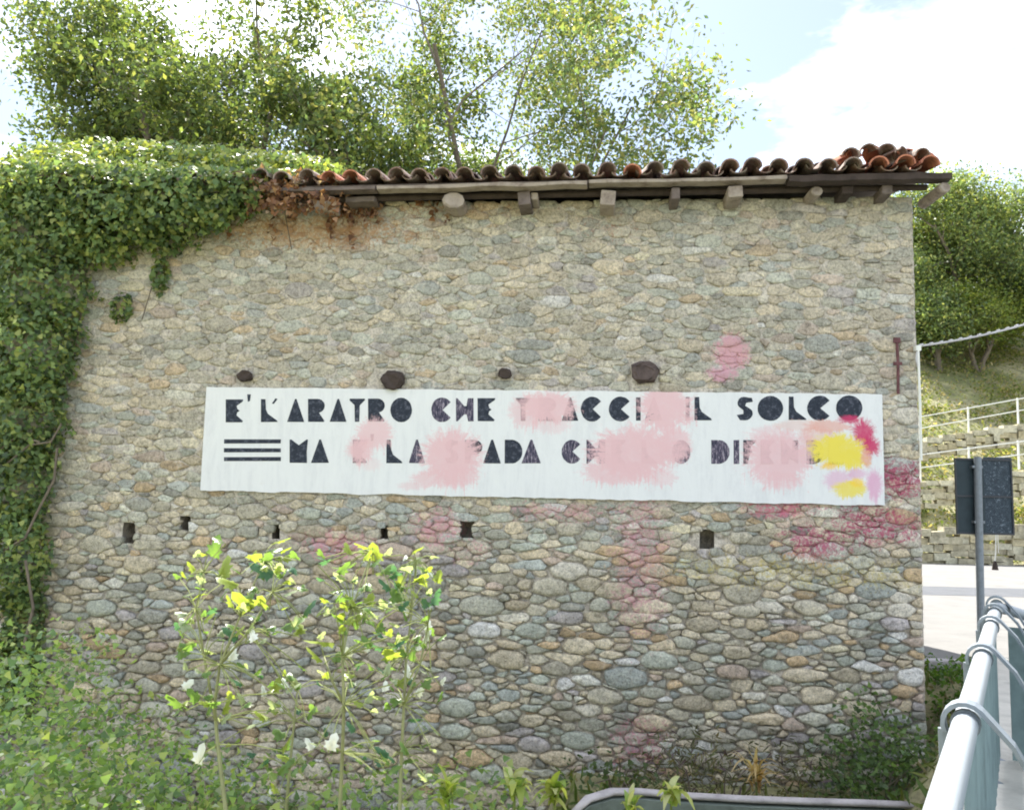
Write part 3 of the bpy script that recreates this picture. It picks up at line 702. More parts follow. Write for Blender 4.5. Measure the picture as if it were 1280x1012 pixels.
# ------------------------------------------------------------------ railing
ra = empty('railing', (RP.x, RP.y, 0), 0, label='pale steel tube handrail on curved hoop posts beside the road', cat='railing')
def rl(t_, s_, z): v = RD*t_ + RN*s_; return Vector((v.x, v.y, z))
HT = 1.01
k = MB(); tend = 4.65
pts = [rl(-3, 0, HT)] + [rl(t_, 0, HT) for t_ in np.linspace(-2, tend-.5, 8)] + [rl(tend-.2, .01, HT-.005), rl(tend, .06, HT-.03), rl(tend+.12, .22, HT-.09), rl(tend+.16, .5, HT-.2), rl(tend+.17, 1.0, HT-.32)]
k.tube(pts, .034, 18, cap=True); k.build('handrail', METAL, ra, smooth=True)
posts = [.87, 2.15, 3.3, 4.0, 4.55]
posts = [-.6] + posts
for t_ in posts:
    k = MB(); prof = []
    R_ = .057
    for i in range(9):
        an = R(205 - i*20); prof.append((math.cos(an)*R_, HT + math.sin(an)*R_))
    # long leg sweeping down towards the road
    for i in range(1, 9):
        s_ = i/8; prof.append((prof[8][0] + .44*s_**.85, prof[8][1] - (HT+.05)*s_**1.22))
    Vb = []; w_ = .033
    for i, (s_, z) in enumerate(prof):
        j0, j1 = max(i-1, 0), min(i+1, len(prof)-1)
        dx, dz = prof[j1][0]-prof[j0][0], prof[j1][1]-prof[j0][1]; L_ = math.hypot(dx, dz) or 1; nx_, nz_ = -dz/L_*.006, dx/L_*.006
        for (aa, bb) in ((-w_, -1), (w_, -1), (w_, 1), (-w_, 1)): Vb.append(rl(t_+aa, s_+nx_*bb, z+nz_*bb))
    F_ = [(i*4+j, i*4+(j+1) % 4, i*4+4+(j+1) % 4, i*4+4+j) for i in range(len(prof)-1) for j in range(4)] + [(3, 2, 1, 0), tuple(len(prof)*4-4+j for j in range(4))]
    k.add(Vb, F_)
    k.tube([rl(t_-.012, 0, HT), rl(t_+.012, 0, HT)], .040, 14)
    o = k.build('hoop_post', METALD, ra, smooth=False)
    k = MB(); k.tube([rl(t_, -.055, HT-.02), rl(t_, -.05, .02)], .017, 8); k.box(rl(t_, -.05, .055), (.1, .1, .012)); k.build('upright', METALD, ra)
tp = [.94, 2.15, 3.3, 4.55]
for i in range(3):
    k = MB(); a, b = tp[i]+.01, tp[i+1]-.01
    nn_ = 14
    for j in range(nn_):
        t0, t1 = a+(b-a)*j/nn_, a+(b-a)*(j+1)/nn_; d0 = .006*(j % 2); d1 = .006*((j+1) % 2)
        P_ = [rl(t0, -.012+d0, .10), rl(t1, -.012+d1, .10), rl(t1, -.012+d1, HT-.07), rl(t0, -.012+d0, HT-.07)]
        k.add(P_ + [p_ + RN*-.003 for p_ in P_], [(0, 1, 2, 3), (7, 6, 5, 4), (0, 4, 5, 1), (2, 6, 7, 3), (0, 3, 7, 4), (1, 5, 6, 2)])
    k.build('infill_sheet', PANEL, ra)
k = MB(); a, b = rl(4.57, .06, 0), rl(4.75, 2.9, 0)
P_ = [a+Vector((0, 0, .06)), b+Vector((0, 0, .06)), b+Vector((0, 0, .80)), a+Vector((0, 0, .88))]; q = Vector((-.4, .9, 0)).normalized()*.004
k.add(P_ + [p_+q for p_ in P_], [(0, 1, 2, 3), (7, 6, 5, 4), (0, 4, 5, 1), (2, 6, 7, 3), (0, 3, 7, 4), (1, 5, 6, 2)]); k.build('infill_sheet', PANEL, ra)
# ------------------------------------------------------------------ sign
b_ = atz(1227, 822, 0.0); Ysg = b_.y
sg = empty('road_sign', (b_.x, b_.y, 0), 0, label='back of a dark rectangular sign on a grey pole beyond the railing', cat='sign')
def loc(v): return v - Vector((b_.x, b_.y, 0))
k = MB(); tpz = loc(at(1222, 571, Ysg)); k.tube([(0, 0, -.1), (tpz.x*.5, 0, tpz.z*.5), tpz], .042, 14); k.tube([(0, 0, 0), (0, 0, .03)], .08, 12); k.build('pole', METALD, sg, smooth=False)
SG, t, p, o = mat('sign_back'); P = coord(t)
c = ramp(t, nz(t, 24, 6, .8, P, 1.5), [(.42, (.022, .035, .05)), (.56, (.04, .06, .08)), (.64, (.20, .25, .30))])
t.links.new(c, p.inputs['Base Color']); p.inputs['Roughness'].default_value = .55
SGL = simple('sign_back_plain', (.028, .045, .055), .55, .3, 5, bmp=.001)
c0, c1 = loc(at(1193, 572, Ysg+.05)), loc(at(1233, 668, Ysg+.05)); c2, c3 = loc(at(1233.4, 571, Ysg+.05)), loc(at(1268, 668, Ysg+.05)); c2.x = c1.x
for (q0, q1, m_) in ((c0, c1, SGL), (c2, c3, SG)):
    k = MB(); k.box(((q0.x+q1.x)/2, .06, (q0.z+q1.z)/2), (q1.x-q0.x+.002, .012, q0.z-q1.z)); o_ = k.build('sign_plate', m_, sg, bevel=.003)
k = MB()
for z in (c0.z-.012, c1.z+.012, (c0.z+c1.z)/2): k.box(((c0.x+c3.x)/2, .05, z), (c3.x-c0.x, .02, .022))
for x in (c0.x+.008, c3.x-.008): k.box((x, .05, (c0.z+c1.z)/2), (.016, .018, c0.z-c1.z-.05))
k.build('frame', simple('dark_frame', (.05, .055, .065), .5, .2), sg)
for z in (c0.z-.1, c1.z+.14):
    k = MB(); k.box((tpz.x*.8, .02, z), (.12, .07, .03)); k.build('clamp', METALD, sg, bevel=.004)
h0, h1 = loc(at(1245, 668, Ysg+.04)), loc(at(1244, 712, Ysg+.04)); k = MB()
k.tube([h0, (h0.x-.012, h0.y, (h0.z+h1.z)/2), (h1.x, h1.y, h1.z+.09)], .006, 5); k.tube([(h0.x+.02, h0.y, h0.z), (h0.x+.02, h0.y, h0.z-.2)], .004, 5); k.build('cord', WHITEP, sg)
k = MB(); k.tube([(h1.x, h1.y, h1.z+.10), (h1.x, h1.y, h1.z+.06), (h1.x, h1.y, h1.z)], [.012, .026, .036], 8); k.build('plumb_weight', DARKW, sg)

# ------------------------------------------------------------------ low wall with rounded coping in front
lw = empty('low_wall', tuple(at(900, 1000, 7.0)[:2])+(-1.5,), 0, label='low wall with rounded pinkish grey coping at the foot of the building', cat='low wall')
lo = Vector(lw.location)
cp = [at(716, 1016, 6.75), at(735, 998, 6.8), at(765, 989, 6.9), at(800, 989, 7.0), at(860, 994, 7.0), at(930, 998, 7.0), at(1010, 1001, 7.0), at(1080, 1003, 7.0), at(1150, 1006, 7.0)]
k = MB(); k.tube([c_-lo for c_ in cp], [.035, .05, .052, .05, .048, .049, .048, .048, .048], 12, sy=.5); k.build('coping', CONC, lw, smooth=True)
k = MB()
for i in range(len(cp)-1):
    a, b = cp[i]-lo, cp[i+1]-lo; w_ = Vector((0, .07, 0)); h = Vector((0, 0, -.035))
    zb = Vector((0, 0, 1))
    def dn(v): return Vector((v.x, v.y, -.3))
    k.add([dn(a-w_), dn(b-w_), b-w_+h, a-w_+h, dn(a+w_), dn(b+w_), b+w_+h, a+w_+h], [(0, 1, 2, 3), (7, 6, 5, 4), (3, 2, 6, 7), (0, 3, 7, 4), (1, 5, 6, 2)])
k.build('wall_face', simple('mossy_wall', (.16, .19, .17), .95, .4, 5, bmp=.02), lw)

# ------------------------------------------------------------------ leaves
def rotmats(n, rs, up=None, spread=1.0):
    """n random frames; up (n,3) preferred leaf normals"""
    a = rs.normal(size=(n, 3)); a /= np.linalg.norm(a, axis=1)[:, None]
    z = a if up is None else up + a*spread; z /= np.linalg.norm(z, axis=1)[:, None]
    x = rs.normal(size=(n, 3)); x -= z*(x*z).sum(1)[:, None]; x /= np.linalg.norm(x, axis=1)[:, None]
    y = np.cross(z, x); return np.stack([x, y, z], 2)
T4 = (np.array([(0, -.5, 0), (.27, -.05, .07), (0, .5, 0), (-.27, -.05, .07)]), np.array([(0, 1, 2), (0, 2, 3)]))
T_IVY = (np.array([(0, -.42, 0), (.42, -.28, .06), (.26, .02, .05), (0, .55, -.03), (-.26, .02, .05), (-.42, -.28, .06)]), np.array([(0, 1, 2), (0, 2, 3), (0, 3, 4), (0, 4, 5)]))
T_LONG = (np.array([(0, -.1, 0), (.1, .25, .03), (.07, .7, -.08), (0, 1, -.22), (-.07, .7, -.08), (-.1, .25, .03)]), np.array([(0, 1, 2), (0, 2, 3), (0, 3, 4), (0, 4, 5)]))
def leaves(C_, size, tones, tmpl, rs, up=None, spread=1.0):
    n = len(C_); M_ = rotmats(n, rs, up, spread); tv, tf = tmpl
    V_ = np.einsum('nij,kj->nki', M_, tv)*size[:, None, None] + C_[:, None, :]
    k = len(tv); F_ = (tf[None] + (np.arange(n)*k)[:, None, None]).reshape(-1, 3)
    return V_.reshape(-1, 3), F_, np.repeat(tones, k, 0)
def tonepick(n, rs, pal, jit=.2):
    pal_ = np.array([c_ for c_, w in pal]); w = np.array([w for _, w in pal], float); w /= w.sum()
    t_ = pal_[rs.choice(len(pal_), n, p=w)]; return t_*rs.uniform(1-jit, 1+jit, (n, 1))
# ---- trees
def tree(name, base, height, spread_, pal, seed, label, group, nleaf=30000, lsize=.13, dens=.35, stems=1, trunk_h=.2, up=.55, rad=.16, clump=.42, levels=4):
    r_ = random.Random(seed); rs_ = np.random.RandomState(seed)
    root = empty(name, base, 0, label=label, cat='tree', group=group)
    tb = MB(); tips = []
    def branch(p, d, L, r, lv):
        n_ = 4 if lv < 3 else 3; pts = [p]; dd = d.normalized(); rads = [r]
        for i in range(n_):
            dd = (dd + Vector((r_.gauss(0, .13), r_.gauss(0, .13), r_.gauss(0, .08)+.05*up))).normalized()
            pts.append(pts[-1] + dd*L/n_); rads.append(r*(1-.6*(i+1)/n_))
        tb.tube(pts, rads, 7 if lv < 2 else 4, cap=False)
        if lv >= levels-1:
            for i in range(1, n_+1): tips.append((pts[i], .6 if i < n_ else 1))
        if lv >= levels: return
        nb = {0: 8, 1: 6, 2: 5, 3: 4}[lv] if lv < 4 else 3
        for q in range(nb):
            s_ = (.28 if lv == 0 else .25) + (.75-.03)*(q+.5)/nb; ix = min(n_-1, int(s_*n_)); pp = pts[ix].lerp(pts[ix+1], s_*n_-ix)
            ax = dd.cross(Vector((r_.gauss(0, 1), r_.gauss(0, 1), r_.gauss(0, 1)))).normalized()
            an = R(r_.uniform(32, 62)); nd = (dd*math.cos(an) + ax*math.sin(an)); nd.z += up*.35; 
            branch(pp, nd, L*r_.uniform(.42, .66)*(1.0-.25*s_)*(spread_ if lv == 0 else 1), rads[ix]*.5, lv+1)
    for s_ in range(stems):
        d0 = Vector((r_.uniform(-.35, .35) if stems > 1 else r_.uniform(-.05, .05), r_.uniform(-.2, .2) if stems > 1 else 0, 1))
        branch(Vector((0, 0, -.4)), d0, height*.86, rad, 0)
    tb.build('trunk', BARK, root, smooth=True)
    tp_ = np.array([tuple(p) for p, w in tips]); tw = np.array([w for p, w in tips]); tw /= tw.sum()
    # clumps: some tips carry many leaves, some none
    cw = rs_.gamma(.9, 1.0, len(tp_))*tw; cw /= cw.sum()
    ix = rs_.choice(len(tp_), nleaf, p=cw)
    off = rs_.normal(size=(nleaf, 3))*clump*np.array((1, 1, .75)) * .5
    C__ = tp_[ix] + off
    C__ = C__[C__[:, 2] > height*trunk_h]; n_ = len(C__)
    ct = rs_.uniform(.62, 1.32, len(tp_))[ix[:n_]]
    tones = tonepick(n_, rs_, pal)*ct[:, None]
    V_, F_, T_ = leaves(C__, lsize*rs_.uniform(.6, 1.25, n_), tones, T4, rs_, np.tile((0, 0, .5), (n_, 1)), 1.0)
    link('crown', np_mesh('crown', V_, F_, LEAF, T_), root); return root
GRN = [((.105, .15, .055), 5), ((.15, .195, .06), 4), ((.075, .115, .055), 3), ((.23, .25, .08), 2)]
OLV = [((.19, .23, .08), 5), ((.13, .19, .08), 4), ((.27, .27, .11), 3), ((.10, .16, .09), 2)]
DRK = [((.16, .22, .09), 5), ((.20, .26, .09), 4), ((.11, .16, .08), 3), ((.32, .34, .12), 3)]
gT = 'trees standing behind the building'
def tx(px, Y): return at(px, 600, Y).x
tree('deciduous_tree', (tx(652, 19), 19, 0), 13.5, .95, OLV, 21, 'sparse olive green tree with thin bare limbs showing, behind the middle of the roof', gT, 34000, .115, up=.12, rad=.10, clump=.38)
tree('deciduous_tree', (tx(345, 17), 17, 0), 12.0, .72, GRN, 32, 'dense green tree with several stems forking behind the ivy-topped roof', gT, 64000, .13, stems=3, up=.35, rad=.12, clump=.44)
tree('deciduous_tree', (tx(215, 18), 18, 0), 11.8, .62, GRN, 43, 'tall narrow green tree between the forked tree and the leftmost tree', gT, 46000, .13, stems=3, up=.6, rad=.10, clump=.40)
tree('deciduous_tree', (tx(105, 19), 19, 0), 10.2, .42, GRN, 54, 'leftmost of the tall green trees, rising above the ivy', gT, 30000, .13, stems=2, up=.8, rad=.10, clump=.36)
tree('deciduous_tree', (tx(440, 18.5), 18.5, 0), 10.2, .52, GRN, 65, 'bushy green tree just left of the sparse olive tree', gT, 54000, .13, stems=3, up=.35, rad=.11, clump=.42)
gH = 'trees on the hillside right of the building'
for (px, Y, h, sp, pal, sd_, lab, nl) in ((1208, 48, 8.6, .8, DRK, 71, 'rounded green tree at the top of the slope, nearest the wall corner', 30000), (1270, 50, 7.6, .9, DRK, 72, 'green tree on the slope cut off by the right edge of the picture', 26000),
                                  (1160, 51, 5.6, .9, DRK, 73, 'tree half hidden by the wall corner on the slope', 22000), (1228, 45, 4.6, 1.0, [((.20, .23, .05), 3), ((.12, .17, .04), 3)], 74, 'small yellow-green tree in front of the darker slope trees', 16000),
                                  (1180, 44.5, 3.6, 1.1, DRK, 76, 'low dark tree beside the wall corner above the cable', 12000), (1300, 47, 5.0, 1.0, DRK, 75, 'low spreading tree on the slope at the right edge', 16000)):
    x = tx(px, Y); tree('hillside_tree', (x, Y, gz(x, Y)), h, sp, pal, sd_, lab, gH, nl, .21, stems=2, up=.2, rad=.15, clump=1.0, trunk_h=.06)
# ---- ivy
iv = empty('ivy', wpt(UL+.5, -.3, -1.5), 0, label='thick ivy swallowing the left end of the wall and roof', cat='ivy')
IO = Vector(iv.location)
blobs = []
def blob(px, py, off, rx, ry=None, dens=1): # ref px centre, distance off the wall, radius in px
    u, z = wl(px, py, off); blobs.append((wpt(u, off, z), rx*.0083, (ry or rx)*.0083, dens))
for a in ((30, 790, -.1, 26, 60), (15, 700, -.2, 42, 70), (20, 600, -.2, 46, 70), (28, 520, -.2, 54, 70), (35, 440, -.2, 66, 70), (45, 360, -.15, 74, 60), (60, 290, -.15, 80, 60), (90, 250, -.2, 70, 62), (60, 225, .2, 62, 34),
          (-30, 500, .2, 70, 150), (-40, 330, .3, 70, 100), (150, 262, -.3, 70, 48), (215, 258, -.32, 62, 44), (265, 250, -.3, 46, 34), (300, 246, -.32, 34, 22), (100, 215, .5, 70, 34), (180, 212, .5, 80, 30), (250, 215, .45, 80, 25), (320, 214, .25, 70, 17), (385, 211, .1, 46, 10), (60, 205, .3, 50, 26), (130, 198, .6, 60, 22), (20, 235, -.35, 60, 34), (100, 226, -.38, 60, 26), (175, 228, -.4, 60, 22), (245, 228, -.4, 50, 18), (300, 228, -.38, 36, 14), (340, 220, -.3, 36, 9), (190, 196, .5, 60, 16), (270, 200, .4, 60, 14), (350, 204, .3, 50, 12), (135, 305, -.12, 40, 30), (205, 300, -.15, 26, 20),
          (200, 345, -.06, 11, 26), (152, 385, -.05, 13, 18), (-10, 850, -.3, 50, 60), (235, 235, .1, 110, 18), (60, 270, 1.5, 110, 60), (160, 235, 1.8, 120, 35), (-60, 420, 1.5, 60, 220)): blob(*a)
Cs, Us, Ds = [], [], []
rs_ = np.random.RandomState(77)
for (c_, ra_, rb_, dn_) in blobs:
    n_ = int(ra_*rb_*8600); q = rs_.normal(size=(n_, 3)); q /= np.linalg.norm(q, axis=1)[:, None]
    rr = rs_.uniform(.72, 1.06, (n_, 1))
    wob = 1 + .16*np.sin(q[:, :1]*7+c_.x*3)*np.sin(q[:, 2:]*6+c_.z*5) + .08*np.sin(q[:, :1]*17+q[:, 2:]*13)
    pos = q*rr*wob*np.array((ra_, min(ra_, .75)*.75, rb_))
    Cs.append(pos + np.array(c_)); Us.append(q*.8 + np.array((0, -.25, .35))); 
C__ = np.concatenate(Cs); U__ = np.concatenate(Us); n_ = len(C__)
pal = [((.12, .19, .08), 5), ((.16, .24, .09), 5), ((.23, .30, .10), 4), ((.07, .11, .06), 2), ((.33, .37, .12), 3)]
tn = tonepick(n_, rs_, pal, .35)
cl_ = np.sin(C__[:, 0]*4.1)*np.sin(C__[:, 2]*3.3+1)*.5 + np.sin(C__[:, 0]*9+C__[:, 2]*7)*.3; tn = tn*(1+.25*cl_)[:, None]
# sunlit yellow-green put into half the leaf colours where the ivy crowns the roof
topm = (C__[:, 2] > wl(100, 235)[1]) & (rs_.rand(n_) < .5); tn[topm] = tonepick(int(topm.sum()), rs_, [((.34, .37, .08), 3), ((.22, .29, .07), 3)])
V_, F_, T_ = leaves(C__ - np.array(IO), .064*rs_.uniform(.6, 1.35, n_), tn, T_IVY, rs_, U__, .75)
link('foliage', np_mesh('foliage', V_, F_, IVYL, T_), iv)['kind'] = 'stuff'
# wilted brown ivy along the eave and down the wall
Cs = []
for i in range(40):
    px = rnd.choice([rnd.uniform(300, 440), rnd.uniform(330, 420)]); py = rnd.uniform(222, 262); off = rnd.uniform(-.5, -.32)
    u, z = wl(px, py, off); 
    for j in range(14): Cs.append(tuple(wpt(u+rnd.gauss(0, .05), off+rnd.gauss(0, .04), z+rnd.gauss(0, .05))))
for i in range(26):
    px = rnd.uniform(235, 560); y1 = rnd.uniform(262, 320) if px < 450 else rnd.uniform(255, 285)
    for j in range(16):
        s_ = j/16; u, z = wl(px+rnd.gauss(0, 3), 252+(y1-252)*s_, -.05); Cs.append(tuple(wpt(u, -.06+rnd.gauss(0, .01), z)))
Cs = np.array(Cs); n_ = len(Cs)
V_, F_, T_ = leaves(Cs-np.array(IO), .065*rs_.uniform(.5, 1.3, n_), tonepick(n_, rs_, [((.26, .13, .07), 3), ((.34, .20, .12), 2), ((.15, .08, .06), 2), ((.40, .30, .22), 1)]), T_IVY, rs_, np.tile((0, -.6, .1), (n_, 1)), .9)
o = link('withered_leaves', np_mesh('withered_leaves', V_, F_, IVYL, T_), iv); o['kind'] = 'stuff'; o['label'] = 'withered brown ivy leaves under the eave'
stm = MB()
for (pp, r) in (([(0, 585), (35, 556), (62, 552), (75, 530)], .014), ([(0, 690), (30, 672), (45, 640), (66, 600), (70, 560)], .018), ([(100, 330), (104, 380), (98, 420), (88, 470)], .012), ([(178, 400), (190, 360), (205, 330), (200, 300)], .009),
                ([(0, 560), (20, 545), (48, 552)], .016), ([(352, 240), (358, 275), (365, 312)], .008), ([(20, 870), (30, 800), (40, 760), (30, 700)], .02)):
    P_ = []
    for (a, b) in pp: u, z = wl(a, b, -.42 if a < 80 else -.06); P_.append(wpt(u, -.40 if a < 80 else -.07, z)-IO)
    stm.tube(P_, r*.7, 6)
stm.build('stems', BARK, iv)['kind'] = 'stuff'
# ---- undergrowth at the bottom
def scatter(regions, seed, per=1.0):
    """regions: (px, py, Y, rx px, ry px, n)"""
    r_ = np.random.RandomState(seed); out_ = []
    for (px, py, Y, rx, ry, n_) in regions:
        c_ = at(px, py, Y); s_ = Y/F
        q = r_.normal(size=(int(n_*per), 3)); q /= np.maximum(1, np.linalg.norm(q, axis=1)/2.3)[:, None]
        out_.append(q*np.array((rx*s_*.68, .34, ry*s_*.68)) + np.array(c_))
    return np.concatenate(out_)
pal = [((.19, .30, .09), 5), ((.26, .38, .11), 4), ((.12, .21, .08), 3), ((.38, .45, .15), 2), ((.36, .41, .27), 2)]
C__ = scatter([(20, 940, 5.6, 70, 90, 2300), (50, 870, 6.6, 70, 60, 1300), (80, 825, 7.4, 40, 26, 420), (110, 985, 5.4, 100, 60, 1900), (215, 1000, 5.4, 70, 40, 900), (300, 1015, 5.2, 90, 30, 500), (400, 1020, 5.2, 90, 26, 420), (500, 1020, 5.2, 80, 22, 300), (595, 1005, 5.2, 50, 26, 420), (10, 1010, 4.8, 110, 60, 1300), (185, 930, 7.4, 50, 30, 300), (120, 920, 6.6, 60, 40, 600), (300, 960, 7.2, 80, 26, 300), (480, 985, 7.2, 120, 22, 360)], 9, .6)
n_ = len(C__)
V_, F_, T_ = leaves(C__, .042*rs_.uniform(.4, 1.7, n_), tonepick(n_, rs_, pal), T_IVY, rs_, np.tile((0, -.15, .8), (n_, 1)), .8)
ug = link('undergrowth', np_mesh('undergrowth', V_, F_, BROAD, T_)); tag(ug, 'bright green undergrowth filling the lower left corner', 'undergrowth', kind='stuff')
# ---- shrubs, weeds by the foot of the wall
def shrub(name, px, py, Y, regs, pal, seed, label, cat='shrub', tm=T_IVY, sz=.05, group=None, upv=(0, 0, .6), mat_=None, stems=8):
    b = at(px, py, Y); b.z = min(b.z, -.9); root = empty(name, b, 0, label=label, cat=cat, group=group)
    C_ = scatter(regs, seed); n_ = len(C_); r_ = np.random.RandomState(seed)
    V_, F_, T_ = leaves(C_-np.array(b), sz*r_.uniform(.6, 1.4, n_), tonepick(n_, r_, pal), tm, r_, np.tile(upv, (n_, 1)), .8)
    link('foliage', np_mesh('foliage', V_, F_, mat_ or LEAF, T_), root)
    k = MB()
    for i in range(stems):
        q = Vector(C_[r_.randint(n_)]) - b; k.tube([(r_.normal()*.05, r_.normal()*.05, -.3), q*.5+Vector((r_.normal()*.03, 0, .02)), q], [.009, .007, .003], 5)
    k.build('stems', BARK, root)['kind'] = 'stuff'
shrub('shrub', 1100, 1000, 7.9, [(1110, 965, 7.9, 55, 36, 620), (1080, 925, 8.0, 26, 34, 240), (1140, 950, 7.8, 24, 34, 420), (1085, 890, 8.1, 14, 24, 110), (1060, 970, 8.0, 28, 26, 380)], [((.10, .17, .06), 4), ((.15, .23, .08), 3), ((.08, .12, .06), 3)], 5, 'dark green shrub growing at the right corner of the wall foot')
shrub('shrub', 1190, 900, 9.2, [(1190, 862, 9.1, 34, 24, 1100), (1175, 895, 8.9, 24, 20, 360), (1205, 840, 9.3, 20, 12, 240)], [((.06, .13, .02), 4), ((.10, .18, .03), 3)], 6, 'low green bush on the bank below the road, between wall and railing')
shrub('weed_clump', 890, 990, 7.8, [(880, 960, 7.8, 60, 28, 520), (1000, 965, 7.9, 40, 28, 260), (830, 975, 7.7, 30, 14, 200)], [((.10, .10, .06), 4), ((.13, .15, .06), 3), ((.14, .10, .12), 2), ((.22, .19, .10), 2)], 7, 'dull greyish weeds along the foot of the wall behind the coping', 'weeds', T_LONG, .07)
shrub('creeper', 770, 960, 8.4, [(770, 970, 7.6, 50, 10, 140)], [((.08, .12, .05), 1)], 8, 'low dark creeper at the wall foot left of the grey weeds', 'creeper')
def tuft(name, px, py, Y, n_, ln, pal, label, cat, seed, wd=.05, spread=.9, obj_leaf=True, group=None):
    b = at(px, py, Y); root = empty(name, b, 0, label=label, cat=cat, group=group); r_ = random.Random(seed)
    for i in range(n_):
        az = r_.uniform(0, 2*math.pi); L_ = ln*r_.uniform(.6, 1.1); tilt = spread*r_.uniform(.25, 1); k = MB(); V_ = []; h = r_.uniform(0, ln*.6)
        for q in range(6):
            s_ = q/5; x = math.sin(tilt*s_*1.3)*L_*s_; z = math.cos(tilt*s_*1.5)*L_*s_; w = wd*math.sin(math.pi*min(.97, .12+s_*.85))**.8/2
            V_ += [(x, -w, z+.25*w), (x, 0, z), (x, w, z+.25*w)]
        F_ = []
        for q in range(5): F_ += [(q*3, q*3+3, q*3+4, q*3+1), (q*3+1, q*3+4, q*3+5, q*3+2)]
        c_ = r_.choice(pal); j = r_.uniform(.8, 1.2); k.add(V_, F_, tuple(x*j for x in c_))
        o = k.build('leaf', BROAD, root, (r_.uniform(-.03, .03), r_.uniform(-.03, .03), h), smooth=True); o.rotation_euler = (0, 0, az)
    k = MB(); k.tube([(0, 0, -.5), (.005, 0, 0), (0, 0, ln*.7)], [.01, .009, .004], 6); k.build('stem', simple('green_stem_'+str(seed), (.16, .20, .06)), root)
gW = 'leafy weeds in front of the low wall'
YG = [(.36, .44, .10), (.46, .50, .14), (.28, .40, .10), (.55, .56, .30)]
tuft('leafy_weed', 642, 1000, 5.2, 22, .15, YG, 'yellow-green leafy weed left of the coping end', 'weed', 1, .055, 1.3, group=gW)
tuft('leafy_weed', 692, 1008, 5.4, 24, .16, YG, 'long-leaved yellow-green weed right at the rounded end of the coping', 'weed', 2, .05, 1.3, group=gW)
tuft('leafy_weed', 838, 1006, 6.0, 20, .15, YG, 'small yellow-green weed standing in front of the middle of the coping', 'weed', 3, .05, 1.3, group=gW)
tuft('leafy_weed', 790, 1020, 5.6, 14, .13, YG, 'low weed below the coping near its left end', 'weed', 4, .04, group=gW)
tuft('leafy_weed', 560, 1010, 5.0, 18, .16, YG, 'yellow-green weed under the right-hand sapling', 'weed', 5, .05, group=gW)
tuft('dry_grass_tuft', 945, 992, 7.3, 26, .30, [(.48, .36, .18), (.55, .43, .25), (.40, .26, .12)], 'dry straw coloured tuft of long blades behind the coping', 'grass tuft', 6, .03, 1.0)
# ---- saplings with large lobed leaves
def lobed():
    V_ = [(0, 0, 0)]; out_ = []
    rad = [.12, .34, .30, .52, .36, .60, .40, .78, 1.0, .78, .40, .60, .36, .52, .30, .34]
    n_ = len(rad)
    for i, r in enumerate(rad):
        an = R(-90 + 360*i/n_); x, y = math.cos(an)*r*.62, math.sin(an)*r*.62 + .28
        out_.append((x, y, -.10*abs(x)**1.2*3 - .12*max(0, y)**2))
    return [(0, .12, .03)] + out_, [(0, 1+i, 1+(i+1) % n_) for i in range(n_)]
LV, LF = lobed()
SAPC = {'y': (.28, .35, .07), 'g': (.15, .25, .07), 'd': (.08, .18, .11), 'w': (.72, .74, .70), 'p': (.34, .40, .26)}
sapm = {}
for kk, cc in SAPC.items():
    k = MB(); k.add(LV, LF, cc); sapm[kk] = k.mesh('lobed_leaf', PALEL if kk == 'w' else BROAD, True)
def sapling(stem_px, Y, leaf_px, seed, label):
    r_ = random.Random(seed); b = at(*stem_px[0][0], Y); b.z = -1.6
    root = empty('sapling', b, 0, label=label, cat='sapling', group='saplings in front of the stone wall'); k = MB(); nodes = []
    for poly in stem_px:
        P_ = [at(x, y, Y + r_.uniform(-.1, .1))-b for x, y in poly]
        if poly is stem_px[0]: P_ = [Vector((P_[0].x*.6, 0, -.1))] + P_
        nodes += P_; k.tube(P_, list(np.linspace(.013 if poly is stem_px[0] else .008, .004, len(P_))), 6)
    k.build('stem', simple('sapling_stem_'+str(seed), (.26, .27, .14)), root, smooth=True)
    pet = MB()
    for (x, y, s_, kd) in leaf_px:
        p_ = at(x, y, Y + r_.uniform(-.35, .25)) - b; sz = s_*Y/F*1.22
        nd = min(nodes, key=lambda q: (q-p_).length); 
        nn_ = nd.lerp(p_, .0); pet.tube([nd, nd.lerp(p_, .5)+Vector((0, 0, .02)), p_], .0028, 4, cap=False)
        o = link('leaf', sapm[kd], root, p_); o.scale = (sz*r_.uniform(.8, 1.1), sz, sz)
        o.rotation_euler = (R(r_.uniform(15, 75)), R(r_.uniform(-35, 35)), R(r_.uniform(0, 360)) if kd != 'w' else R(r_.uniform(-60, 60)))
        if kd == 'w': o.scale = tuple(q*.8 for q in o.scale)
        if kd == 'w': o.rotation_euler = (R(r_.uniform(35, 85)), R(r_.uniform(-50, 50)), R(r_.uniform(-60, 60)))
    pet.build('leaf_stalks', simple('stalk_'+str(seed), (.25, .28, .10)), root)['kind'] = 'stuff'
def rl_(n_, x0, x1, y0, y1, kinds, s0, s1, seed):
    r_ = random.Random(seed); return [(r_.uniform(x0, x1), r_.uniform(y0, y1), r_.uniform(s0, s1), r_.choice(kinds)) for _ in range(n_)]
